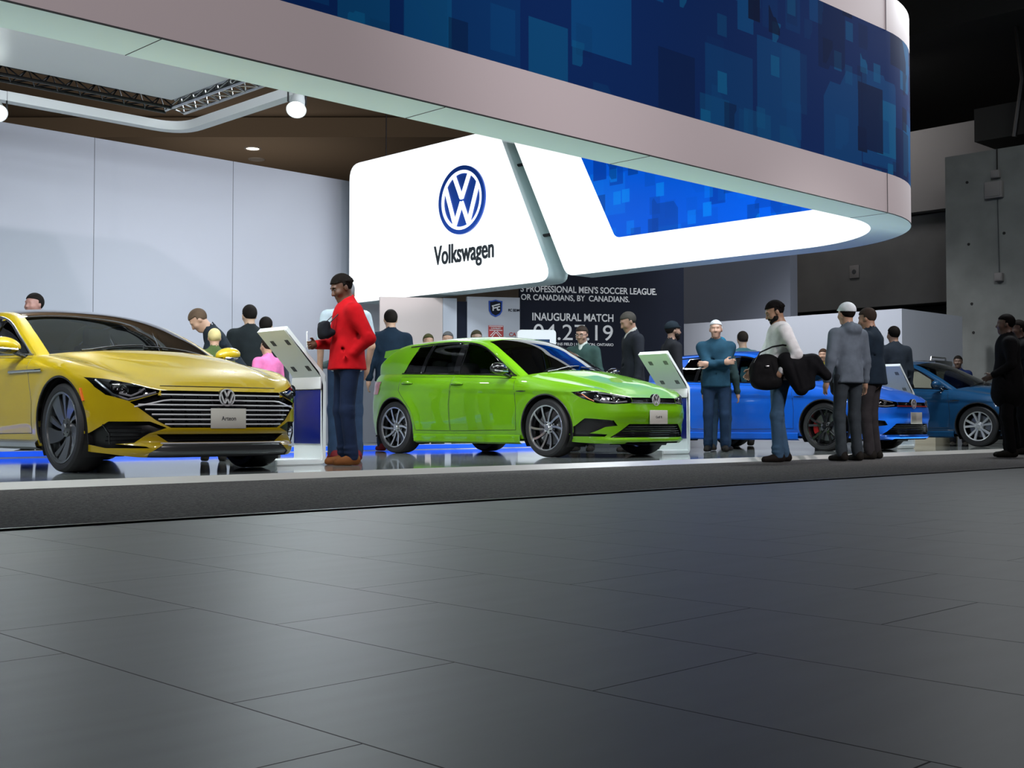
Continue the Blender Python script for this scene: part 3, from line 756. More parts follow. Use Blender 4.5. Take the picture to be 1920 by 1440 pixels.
    for key in list(cut):
        if key[0] == 'front':
            kw = specs[key[1]]; fs, P = take(key)
            if not fs: continue
            dp = kw.get('depth', 0.)
            lens = None
            if kw.get('lens'):
                # a copy of the skin becomes the clear cover
                lb = bmesh.new(); l2 = lb.verts.layers.float_vector.new('nrm'); mp = {}
                for f in fs:
                    vv = []
                    for v in f.verts:
                        if v not in mp: nv = lb.verts.new(v.co); nv[l2] = v[nl]; mp[v] = nv
                        vv.append(mp[v])
                    lb.faces.new(vv)
                lens = lb
            nb = extract(bm, fs, (lambda co, no, dp=dp: Vector((-dp, -math.copysign(min(dp*.6, abs(no[1])*dp), co[1]) if abs(co[1]) > .3 else 0, 0))) if dp else None, wall=dp > 0)
            o = nobj(kw['part'], nb, kw['mat'], root)
            if lens: nobj('lens', lens, CARM['lens'], o)
            out[(key[1], key[2])] = o
    for key in list(cut):
        if key[0] == 'win':
            fs, P = take(key)
            nb = extract(bm, fs, lambda co, no: Vector(no)*-.006)
            if key[2] == -1 and c['windows'][key[1]][4]: nb.free(); continue   # wound-down pane
            nobj('side_window', nb, CARM['glass'], root)
        if key[0] == 'door':
            fs, P = take(key)
            nb = extract(bm, fs); o = nobj('door', nb, paint, root); out[('door', key[1], key[2])] = o
    def bymat(mi, name, m):
        fs = [f for f in bm.faces if f.material_index == mi]
        if fs: return nobj(name, extract(bm, fs), m, root)
    for f in bm.faces: f.material_index = f.material_index
    ws = bymat(1, 'windshield', CARM['wind']); bymat(2, 'rear_window', CARM['glass'])
    if c.get('black_roof'): bymat(3, 'roof', M['gblk'])
    fs = [f for f in bm.faces if f[tagl] == 2]
    nobj('hood', extract(bm, fs), paint, root)
    # lower trim material
    nobj('body_shell', bm, paint, root)
    # ---- lines and trims lying on the skin
    def on_side(P, sg, off=.0): return [side(p[0], p[1], sg)[0]+side(p[0], p[1], sg)[1]*off for p in P]
    def dens(P, closed=True, st=.04):
        Q = []; m = len(P)
        for i in range(m if closed else m-1):
            a, b = P[i], P[(i+1) % m]; k = max(1, int(math.hypot(b[0]-a[0], b[1]-a[1])/st))
            for t_ in range(k): Q.append((a[0]+(b[0]-a[0])*t_/k, a[1]+(b[1]-a[1])*t_/k))
        if not closed: Q.append(P[-1])
        return Q
    for sg in (1, -1):
        for di, P in enumerate(c['doors']):
            b = bmesh.new(); tube(b, on_side(dens(P), sg, -.001), .0035, 5, closed=True); obj('door_seal', b, M['blk'], out[('door', di, sg)])
            hx, hz = c['handles'][di]
            b = bmesh.new(); hp = [side(hx+d, hz+.006*math.sin(PI*(d+.1)/.2), sg) for d in np.linspace(-.1, .1, 9)]
            tube(b, [p+nn*(.012+.016*math.sin(PI*k/8)) for k, (p, nn) in enumerate(hp)], [.006+.011*math.sin(PI*k/8) for k in range(9)], 10)
            obj('door_handle', b, paint, out[('door', di, sg)])
            b = bmesh.new(); tube(b, [p+nn*.002 for p, nn in hp], [.012+.010*math.sin(PI*k/8) for k in range(9)], 8, r2=.004); obj('handle_recess', b, M['blk'], out[('door', di, sg)])
        for wi in range(len(c['windows'])):
            P = cut[('win', wi, sg)][1]
            b = bmesh.new(); tube(b, on_side(P, sg, .001), .007, 6, closed=True); obj('window_seal', b, M['gblk'], root)
        for (wa, wb_, ps_) in c.get('pillars', []):
            zz = np.linspace(zbelt(wa)+.01, zarc(wa+ps_*.8)-.05, 8)
            b = bmesh.new(); vs = []
            for z in zz:
                h = (z-zbelt(wa))/.4
                row = []
                for f in np.linspace(0, 1, 5):
                    xx = wa+(wb_-wa)*f+ps_*h; p, nn = side(xx, z, sg); row.append(b.verts.new(p+nn*.003))
                vs.append(row)
            for i in range(7):
                for j in range(4): b.faces.new((vs[i][j], vs[i][j+1], vs[i+1][j+1], vs[i+1][j]) if sg < 0 else (vs[i][j], vs[i+1][j], vs[i+1][j+1], vs[i][j+1]))
            obj('pillar_cover', b, M['gblk'], root)
        # surround of the whole side glazing
        xs_ = np.linspace(c['windows'][-1][1]-.03, c['windows'][0][0]+.04, 50)
        up = [(xx, max(zarc(xx)-c.get('win_inset', .045)*.72*math.sqrt(1+((zarc(xx+.02)-zarc(xx-.02))/.04)**2), zbelt(xx)+.004)) for xx in xs_]
        b = bmesh.new(); tube(b, on_side(up, sg, .003), .008, 6); obj('window_trim', b, c['trim'], root)
        b = bmesh.new(); tube(b, on_side([(xx, zbelt(xx)+.006) for xx in xs_], sg, .003), .008, 6); obj('window_trim', b, c['trim'], root)
        # sill trim
        if c.get('sill'):
            z0, z1, m_ = c['sill']; b = bmesh.new(); vs = []
            x0, x1 = -c['arch_r']-.03, -c['wb']+c['arch_r']+.03
            prof = [(z1+.012, 0), (z1, .020), ((z0+z1)/2+.01, .030), (z0, .026), (z0-.02, -.02)]
            for xx in np.linspace(x0, x1, 24):
                row = []
                for z, off in prof:
                    p, nn = side(xx, max(z, .21), sg); row.append(b.verts.new((xx, p.y+sg*off, z)))
                vs.append(row)
            for i in range(23):
                for j in range(len(prof)-1): b.faces.new((vs[i][j], vs[i][j+1], vs[i+1][j+1], vs[i+1][j]))
            bmesh.ops.recalc_face_normals(b, faces=b.faces[:])
            obj('sill', b, m_, root, ang=25)
        # arch lips and liners
        for wx in (0, -c['wb']):
            cz = c['R']+c.get('arch_dz', 0); ra = c['arch_r']
            pp = []
            for a in np.linspace(-.42, PI+.42, 40):
                q = (wx+(ra+.006)*math.cos(a), cz+(ra+.006)*math.sin(a))
                if q[1] > .2: pp.append(q)
            b = bmesh.new(); tube(b, on_side(pp, sg, -.004), .009, 6); obj('arch_lip', b, c.get('lip', paint), root)
            b = bmesh.new(); prof = np.linspace(-.6, PI+.6, 30); vs = []
            for a in prof: vs.append([b.verts.new((wx+(ra+.004)*math.cos(a), sg*yy, cz+(ra+.004)*math.sin(a))) for yy in (.55, .70, c['W']-.035)])
            for i in range(29):
                for j in range(2): b.faces.new((vs[i][j], vs[i+1][j], vs[i+1][j+1], vs[i][j+1]))
            b.faces.new([v[0] for v in vs]); obj('arch_liner', b, M['blk'], root)
        # mirrors
        mx, my, mz = c['mirror']; b = bmesh.new(); bmesh.ops.create_uvsphere(b, u_segments=24, v_segments=14, radius=1)
        for v in b.verts:
            p = v.co; fl_ = 1 if p.x > 0 else .62
            v.co = Vector((mx+p.x*.085*fl_, sg*(my+p.y*.125), mz+p.z*.072*(1 if p.z > 0 else .85)+.012*p.y))
            if v.co.x < mx-.045: v.co.x = mx-.045
        for f in b.faces: f.material_index = 0 if f.calc_center_median().z > mz-.028 else 1
        mo = obj('mirror', b, [c['mirror_mat'], M['gblk']], root, ang=30)
        b = bmesh.new(); tube(b, [(mx, sg*(my-.05), mz-.04), (mx+.02, sg*(my-.13), mz-.075), (mx+.02, sg*(my-.20), mz-.10)], [.028, .022, .03], 10, r2=.018); obj('mirror_arm', b, M['gblk'], mo)
        b = bmesh.new(); tube(b, [(mx+.078, sg*(my-.07), mz-.030), (mx+.075, sg*(my+.03), mz-.026), (mx+.04, sg*(my+.105), mz-.016)], .008, 6); obj('indicator_strip', b, M['chrome'], mo)
        b = bmesh.new(); bmesh.ops.create_circle(b, cap_ends=True, segments=20, radius=1)
        for v in b.verts: v.co = Vector((mx-.047, sg*(my+v.co.x*.10), mz+v.co.y*.055))
        obj('mirror_glass', b, M['chrome'], mo)
    # windscreen frit edge and wipers
    b = bmesh.new()
    for yy in (.1, -.45):
        pts = []
        for f in np.linspace(0, 1, 8):
            p, nn, _, _ = bvh.ray_cast(Vector((c['wiper'][0]-.03*f, yy+.55*f-.1, 3)), Vector((0, 0, -1)))
            if p is not None: pts.append(p+nn*.012)
        tube(b, pts, .008, 5)
        obj('wiper', b, M['blk'], root); b = bmesh.new()
    b.free()
    # underbody
    b = bmesh.new(); P = [(p[0]*.97 if p[0] < 0 else p[0]*.93, p[1]*.80) for p in O[::3, :2]]; P = P+[(a_, -b_) for a_, b_ in P[::-1][1:-1]]
    prism(b, [(p[0], p[1], .20) for p in P], (0, 0, .05)); obj('underbody', b, M['blk'], root)
    # interior
    si = c.get('seat_mat', CARM['seat']); xs0 = c['cowl_x']
    b = bmesh.new(); box(b, -c['wb']-.3, xs0-.1, -.72, .72, .26, .34); box(b, xs0-.62, xs0+.05, -.70, .70, .50, .90, .08, 3); box(b, xs0-.30, xs0+.16, -.66, .66, .78, .915, .04, 2); obj('dashboard', b, CARM['interior'], root)
    for yy in (.37, -.37):
        b = bmesh.new(); x0 = xs0-1.25
        box(b, x0-.05, x0+.48, yy-.25, yy+.25, .40, .58, .06, 3)
        vs = box(b, -.07, .07, yy-.24, yy+.24, 0, .62, .06, 3); vs2 = [v for v in vs if v.is_valid]
        for v in vs2: v.co = Vector((v.co.x+x0-.02-.28*v.co.z, v.co.y, v.co.z+.50))
        vs = box(b, -.05, .05, yy-.13, yy+.13, 0, .18, .04, 3)
        for v in vs: v.co = Vector((v.co.x+x0-.23, v.co.y, v.co.z+1.10))
        obj('seat', b, si, root)
    b = bmesh.new(); vs = box(b, -.08, .08, -.62, .62, 0, .6, .05, 3)
    for v in vs: v.co = Vector((v.co.x-c['wb']+.28-.3*v.co.z, v.co.y, v.co.z+.5))
    box(b, -c['wb']+.25, -c['wb']+.8, -.62, .62, .4, .56, .05, 3); obj('rear_seat', b, si, root)
    b = bmesh.new(); q = [(.185*math.cos(a), .185*math.sin(a)) for a in np.linspace(0, 2*PI, 25)[:-1]]
    cx_ = xs0-.70
    tube(b, [(cx_+.10*zz/.185*.9, .37+yy_, .86+zz) for yy_, zz in q], .016, 8, closed=True); tube(b, [(cx_, .19, .86), (cx_, .55, .86)], .02, 6); tube(b, [(cx_, .37, .86), (cx_+.3, .37, .80)], .03, 8); obj('steering_wheel', b, CARM['interior'], root)
    # wheels
    tw = c['tyre'][2]; wy = c['W']-.022-tw/2
    wo = None
    for wx in (0, -c['wb']):
        for sg in (-1, 1):
            if wo is None: wo = make_wheel('wheel', c['R'], c['tyre'][1], tw, c['wheel'], root, (wx, sg*wy, c['R']), sg)
            else:
                d_ = dup_tree(wo, root, (wx, sg*wy, c['R'])); d_.rotation_euler = (0, 0 if sg == -1 else 0, 0 if sg > 0 else PI)
    # emblem + plate
    ez, er_ = c['emblem']; p, nn = front(0, ez)
    Fm = frame(p+Vector((.006, 0, 0)), (0, 1, 0), Vector((0, 0, 1))-Vector((1, 0, 0))*.0)
    b = bmesh.new(); lathe(b, [(.001, .004), (er_*.98, .004), (er_*.98, -.03)], 32, 'z'); eo = obj('emblem', xf(b, Fm), M['gblk'], root)
    b = emblem_bm(er_*1.12, .005, .014); obj('emblem_strokes', xf(b, Fm), CARM['strokes'], eo, ang=30)
    if c.get('plate'):
        pz, txt, pw = c['plate']; p, nn = front(0, pz)
        b = bx(p.x+.012, p.x+.020, -.1525, .1525, pz-.076, pz+.076, bev=.003); po_ = obj('number_plate', b, M['pl'], root)
        if txt:
            b = fit_width(text_bm(txt, 1, .01, .012), pw, pw/len(txt)*1.55)
            for v in b.verts: v.co.z *= .05
            obj('lettering', xf(b, frame((p.x+.0205, 0, pz), (0, 1, 0), (0, 0, 1))), M['ink'], po_, smooth=False)
    if c.get('extra'): c['extra'](root, side, front, out, paint, dens, on_side)
    return root
def bars(root, front, zs, y0, y1, r, m, name='slat', parent=None, off=.004, sgs=(1, -1), n=14, flat=None):
    for z, ya, yb in [(z, y0(z) if callable(y0) else y0, y1(z) if callable(y1) else y1) for z in zs]:
        b = bmesh.new(); pts = [front(yy, z) for yy in np.linspace(ya, yb, n)]
        tube(b, [p+Vector((off, 0, 0)) for p, nn in pts], r, 6, r2=flat); obj(name, b, m, parent or root)
def paint_mat(name, col, rough=.28, metal=.35):
    m = mat(name, col, .42, metal, coat=1., coat_rough=.015, spec=.3); return m
YEL = paint_mat('yellow_paint', (.45, .315, .0), .30, .0); GRN = paint_mat('green_paint', (.14, .37, .0), .30, .0)
BLU = paint_mat('blue_paint', (.003, .12, .66), .3, .0); TEA = paint_mat('teal_paint', (.004, .065, .17), .3, .0)
GOLF = dict(name='hatchback', paint=GRN, wb=2.626, R=.325, W=.895, arch_r=.362, tyre=(.325, .246, .225), wheel='blade', lip=M['blk'],
    outline=[(.868, 0, .155, .675), (.862, .22, .155, .678), (.835, .44, .155, .69), (.76, .62, .155, .712), (.62, .755, .16, .745), (.42, .84, .17, .78), (.2, .872, .19, .815), (-.05, .884, .20, .848), (-.40, .893, .20, .90), (-.8, .897, .20, .925), (-1.4, .90, .20, .948), (-2.0, .90, .20, .968), (-2.63, .885, .20, .99), (-3.0, .84, .22, .995), (-3.22, .75, .24, 1.0), (-3.34, .55, .27, 1.0), (-3.385, .28, .28, 1.0), (-3.39, 0, .28, 1.0)],
    front_prof=[(.10, .06), (.155, .05), (.19, .0), (.23, .035), (.38, .02), (.44, .0), (.50, .0), (.58, .02), (.66, .04), (.8, .08)], front_lip=(.05, .05),
    side_prof=[(.10, .08), (.2, .065), (.27, .038), (.34, .030), (.5, .012), (.65, 0), (.75, 0), (.85, .018), (1.0, .055)], side_lip=(.055, .11), rear_prof=[(.2, .06), (.4, 0), (.6, .0), (.75, .04), (1.0, .09)],
    crease=(.722, .815, .013), cowl_x=-.46, deck_x=-3.22, hood_dome=.018,
    hood_center=[(.66, .755), (.40, .845), (.10, .925), (-.22, .99)],
    arc=[(-.82, .755, 1.145), (-1.20, .665, 1.325), (-1.70, .62, 1.385), (-2.3, .615, 1.375), (-2.85, .615, 1.315), (-3.10, .70, 1.12)],
    center=[(-.62, 1.185), (-1.09, 1.385), (-1.70, 1.442), (-2.35, 1.432), (-3.06, 1.36), (-3.24, 1.15)],
    header_knot=2, rear_knot=5, pillar_q=.90, windows=[(-.55, -1.49, 0, .03, True), (-1.585, -2.165, .03, .09, False), (-2.20, -2.54, .09, .20, False)],
    pillars=[(-1.485, -1.59, .03), (-2.15, -2.215, .09)], trim=M['gblk'], win_inset=.05,
    doors=[[(-.49, .88), (-.455, .55), (-.47, .30), (-1.57, .285), (-1.575, .60), (-1.53, .925)], [(-1.545, .925), (-1.59, .60), (-1.585, .285), (-2.20, .29), (-2.235, .42), (-2.30, .56), (-2.42, .68), (-2.53, .78), (-2.52, .95)]],
    handles=[(-1.43, .835), (-2.36, .862)], mirror=(-.62, .985, .985), mirror_mat=M['gblk'], wiper=(-.27, 0), sill=(.16, .235, GRN),
    emblem=(.632, .066), plate=(.443, 'Golf R', .11),
    front_regions=[
        ('grille', [(-.375, .590), (.375, .590), (.375, .655), (-.375, .655)], dict(part='grille', mat=M['gblk'], depth=.025, full=True)),
        ('headlight', [(.378, .592), (.60, .578), (.73, .590), (.805, .640), (.848, .712), (.78, .728), (.66, .708), (.52, .675), (.378, .655)], dict(part='headlight', mat=M['dchrome'], depth=.06, lens=True)),
        ('intake', [(-.62, .222), (.62, .222), (.42, .368), (-.42, .368)], dict(part='lower_grille', mat=M['blk'], depth=.05, full=True)),
        ('side', [(.555, .350), (.60, .405), (.79, .43), (.835, .34), (.825, .235), (.655, .232), (.64, .256), (.755, .268), (.665, .335)], dict(part='bumper_intake', mat=M['blk'], depth=.045)),
        ('lip', [(-.50, .10), (.50, .10), (.44, .172), (-.44, .172)], dict(part='front_splitter', mat=M['blk'], depth=.02, full=True)),
    ])
def lamp_guts(root, front, out, key, sg, projs, strips, dep=.035):
    hl = out.get((key, sg))
    for (yy, zz, r) in projs:
        p, nn = front(sg*yy, zz); b = bmesh.new(); bmesh.ops.create_uvsphere(b, u_segments=16, v_segments=10, radius=r)
        xf(b, Matrix.Translation(p+Vector((-dep-.01, 0, 0)))); obj('projector', b, M['chrome'], hl)
        b = bmesh.new(); lathe(b, [(r*1.5, .01), (r*1.15, -.01)], 20, 'x'); xf(b, Matrix.Translation(p+Vector((-dep, 0, 0)))); obj('bezel', b, M['chrome'], hl)
    for st_, r in strips:
        b = bmesh.new(); pts = [front(sg*yy, zz)[0]+Vector((-.018, 0, 0)) for yy, zz in st_]; tube(b, pts, r*1.5, 6); obj('running_light', b, CARM['strokes'], hl)
def golf_extra(root, side, front, out, paint, dens, on_side, red=False):
    for sg in (1, -1):
        lamp_guts(root, front, out, 'headlight', sg, [(.70, .655, .032), (.56, .640, .032)], [([(.43, .61), (.56, .598), (.68, .606), (.74, .635)], .006), ([(.44, .648), (.50, .662), (.60, .685), (.70, .70)], .004)])
        b = bmesh.new(); pts = [front(sg*yy, zz)[0]+Vector((-.012, 0, 0)) for yy, zz in ((.74, .612), (.775, .645), (.80, .69))]; tube(b, pts, .012, 6, r2=.006); obj('side_reflector', b, CARM['amber'], out[('headlight', sg)])
        bars(root, front, [.29, .33, .37], .62+0*sg, .80, .004, M['gblk'], 'intake_fin', out.get(('side', sg)), -.02, (sg,), 8) if False else None
    b = bmesh.new(); tube(b, [front(yy, .600)[0]+Vector((.004, 0, 0)) for yy in np.linspace(-.40, .40, 24)], .006, 6); obj('chrome_bar', b, CARM['caliper'] if red else M['chrome'], out[('grille', 0)])
    for k in range(5):
        z = .245+.024*k; yl = .60-.2*(z-.222)/.146-.02
        b = bmesh.new(); tube(b, [front(yy, z)[0]+Vector((-.02, 0, 0)) for yy in np.linspace(-yl, yl, 20)], .005, 5); obj('slat', b, M['gblk'], out[('intake', 0)])
    # tail lamps and roof spoiler
    for sg in (1, -1):
        b = bmesh.new(); vs = []
        for zz in np.linspace(.74, .90, 7):
            row = []
            for xx in np.linspace(-3.0, -3.26, 7): p, nn = side(xx+.06*(zz-.74)/.16, zz, sg); row.append(b.verts.new(p+nn*.006))
            vs.append(row)
        for i in range(6):
            for j in range(6): b.faces.new((vs[i][j], vs[i][j+1], vs[i+1][j+1], vs[i+1][j]))
        bmesh.ops.recalc_face_normals(b, faces=b.faces[:]); obj('tail_lamp', b, CARM['redlens'], root)
    b = bmesh.new(); vs = []
    for yy in np.linspace(-.62, .62, 17):
        e_ = 1-(abs(yy)/.62)**4*.5; zc_ = 1.372-.05*(yy/.62)**2
        prof = [(-2.82, zc_+.002), (-2.95, zc_-.006), (-3.06-.10*e_, zc_-.018), (-3.09-.10*e_, zc_-.10), (-3.0, zc_-.13), (-2.82, zc_-.06)]
        vs.append([b.verts.new((x_, yy, z_)) for x_, z_ in prof])
    for i in range(16):
        for j in range(6): b.faces.new((vs[i][j], vs[i][(j+1) % 6], vs[i+1][(j+1) % 6], vs[i+1][j]))
    b.faces.new(vs[0]); b.faces.new(vs[-1][::-1]); bmesh.ops.recalc_face_normals(b, faces=b.faces[:]); obj('roof_spoiler', b, paint, root, ang=50)
    for sg in (1, -1):
        b = bmesh.new(); tube(b, [side(xx, .735, sg)[0] for xx in (-.44, -.36, -.29)], [.004, .008, .004], 6); obj('fender_badge', b, M['gblk'], root)
GOLF['extra'] = golf_extra
ARTEON = dict(name='fastback', paint=YEL, wb=2.837, R=.345, W=.93, arch_r=.385, tyre=(.345, .268, .245), wheel='petal', lip=M['blk'], black_roof=True,
    outline=[(.905, 0, .125, .635), (.895, .28, .125, .638), (.855, .52, .125, .655), (.765, .70, .13, .69), (.60, .825, .15, .738), (.40, .89, .165, .785), (.15, .918, .19, .832), (-.1, .926, .20, .868), (-.4, .932, .20, .905), (-.8, .935, .19, .932), (-1.5, .937, .19, .95), (-2.3, .935, .19, .965), (-2.84, .925, .2, .985), (-3.3, .88, .24, 1.0), (-3.65, .77, .28, 1.01), (-3.85, .5, .3, 1.03), (-3.93, .2, .3, 1.03), (-3.935, 0, .3, 1.03)],
    front_prof=[(.10, .05), (.13, .04), (.16, .0), (.215, .0), (.235, .04), (.29, .035), (.31, .0), (.345, .0), (.45, .02), (.58, .035), (.65, .05), (.8, .10)], front_lip=(.04, .05),
    side_prof=[(.10, .08), (.2, .06), (.27, .036), (.34, .028), (.5, .012), (.68, 0), (.8, 0), (.9, .018), (1.0, .05)], side_lip=(.06, .11), rear_prof=[(.2, .06), (.4, 0), (.8, .02), (1.0, .06)],
    crease=(.80, .84, .012), cowl_x=-.58, deck_x=-3.62, hood_dome=.024,
    hood_center=[(.70, .725), (.42, .82), (.10, .90), (-.36, .985)],
    arc=[(-1.00, .775, 1.125), (-1.48, .675, 1.30), (-2.0, .63, 1.365), (-2.6, .62, 1.335), (-3.1, .64, 1.215), (-3.4, .70, 1.09)],
    center=[(-.86, 1.185), (-1.38, 1.355), (-1.95, 1.425), (-2.6, 1.40), (-3.2, 1.27), (-3.55, 1.13)],
    header_knot=2, rear_knot=4, pillar_q=.90, windows=[(-.68, -1.58, 0, .03, False), (-1.66, -2.45, .03, .04, False), (-2.50, -3.2, .04, 0, False)],
    pillars=[(-1.575, -1.665, .03), (-2.44, -2.51, .04)], trim=M['alu'], win_inset=.05, win_low=.014,
    doors=[[(-.60, .90), (-.50, .55), (-.52, .30), (-1.65, .285), (-1.66, .60), (-1.62, .94)], [(-1.635, .94), (-1.675, .60), (-1.665, .285), (-2.40, .29), (-2.43, .42), (-2.49, .56), (-2.62, .68), (-2.72, .78), (-2.72, .965)]],
    handles=[(-1.48, .81), (-2.5, .82)], mirror=(-.78, 1.02, 1.0), mirror_mat=YEL, wiper=(-.42, 0), sill=(.19, .235, M['alu']),
    emblem=(.575, .068), plate=(.415, 'Arteon', .125),
    front_regions=[
        ('grille', [(-.46, .345), (.46, .345), (.56, .40), (.715, .535), (.53, .60), (.515, .622), (-.515, .622), (-.53, .60), (-.715, .535), (-.56, .40)], dict(part='grille', mat=M['gblk'], depth=.045, full=True)),
        ('headlight', [(.530, .602), (.717, .540), (.825, .588), (.862, .645), (.888, .722), (.82, .708), (.68, .668), (.60, .640), (.520, .622)], dict(part='headlight', mat=M['gblk'], depth=.055, lens=True)),
        ('intake', [(-.46, .238), (.46, .238), (.55, .298), (-.55, .298)], dict(part='lower_grille', mat=M['blk'], depth=.05, full=True)),
        ('side', [(.49, .345), (.60, .392), (.81, .392), (.88, .30), (.872, .225), (.80, .195), (.60, .195), (.62, .208), (.77, .225), (.68, .235), (.60, .305)], dict(part='bumper_intake', mat=M['blk'], depth=.05)),
        ('splitter', [(-.60, .09), (.60, .09), (.60, .16), (.50, .228), (-.50, .228), (-.60, .16)], dict(part='front_splitter', mat=CARM['dspoke'], depth=.012, full=True)),
    ])
def arteon_extra(root, side, front, out, paint, dens, on_side):
    g = out[('grille', 0)]
    for z in (.372, .408, .444, .480, .516, .552, .592):
        yl = .47+(z-.345)*1.15 if z < .54 else .72-(z-.54)*2.7
        if z < .535: yl = min(yl, .70)
        if z > .54: yl = .69
        b = bmesh.new(); tube(b, [front(yy, z if z < .54 else z-.05*max(0, (abs(yy)-.48)/.2)*(1 if z < .58 else .0)+(.0 if z < .58 else .0))[0]+Vector((.002 if abs(yy) < .5 else .0, 0, 0)) for yy in np.linspace(-min(yl, .70) if z < .58 else -.515, min(yl, .70) if z < .58 else .515, 30)], .0042, 6, r2=.006); obj('slat', b, CARM['strokes'], g)
    for yv in np.linspace(-.42, .42, 9):
        b = bmesh.new(); tube(b, [front(yv, z)[0]+Vector((-.03, 0, 0)) for z in (.35, .48, .61)], .005, 5); obj('grille_rib', b, M['gblk'], g)
    for sg in (1, -1):
        lamp_guts(root, front, out, 'headlight', sg, [(.775, .655, .026), (.735, .620, .026), (.63, .615, .022)], [([(.54, .607), (.64, .575), (.717, .552), (.79, .592), (.828, .65), (.85, .70)], .006), ([(.61, .635), (.66, .60), (.70, .580), (.76, .60)], .005)])
        bz = out[('side', sg)]
        for z in (.25, .28, .31, .34):
            b = bmesh.new(); tube(b, [front(sg*yy, z)[0]+Vector((-.03, 0, 0)) for yy in np.linspace(.64, .80, 6)], .005, 5); obj('intake_fin', b, M['gblk'], bz)
        b = bmesh.new(); tube(b, [front(sg*yy, zz)[0]+Vector((.0, 0, 0)) for yy, zz in ((.83, .37), (.80, .30), (.79, .225))], .006, 6); obj('air_curtain', b, M['gblk'], bz)
        # wing vent trim, side reflector
        b = bmesh.new(); tube(b, on_side([(xx, .795) for xx in np.linspace(-.92, -.30, 16)], sg, .004), .010, 6, r2=.012); obj('wing_trim', b, M['chrome'], root)
        b = bmesh.new(); pts = [(.335, .64), (.350, .60), (.372, .545)]; tube(b, on_side(pts, sg, .003), .016, 6, r2=.006); obj('side_reflector', b, CARM['amber'], root)
    b = bmesh.new(); tube(b, [front(yy, .230)[0]+Vector((.006, 0, 0)) for yy in np.linspace(-.52, .52, 30)], .007, 6); obj('chrome_bar', b, CARM['strokes'], root)
    b = bmesh.new(); tube(b, [front(yy, .655+.0*yy)[0]+Vector((.001, 0, 0.001)) for yy in np.linspace(-.50, .50, 30)], .0035, 5); obj('hood_seal', b, M['blk'], root)
    for k in range(3):
        z = .252+.016*k
        b = bmesh.new(); tube(b, [front(yy, z)[0]+Vector((-.02, 0, 0)) for yy in np.linspace(-.48, .48, 20)], .004, 5); obj('slat', b, M['gblk'], out[('intake', 0)])
ARTEON['extra'] = arteon_extra
make_car(ARTEON, 4.08+.93, 9.085, 'yellow fastback car with black roof and wide chrome slatted grille')
make_car(GOLF, 9.67+.895, 9.342, 'lime green hatchback parked in the middle of the stage')
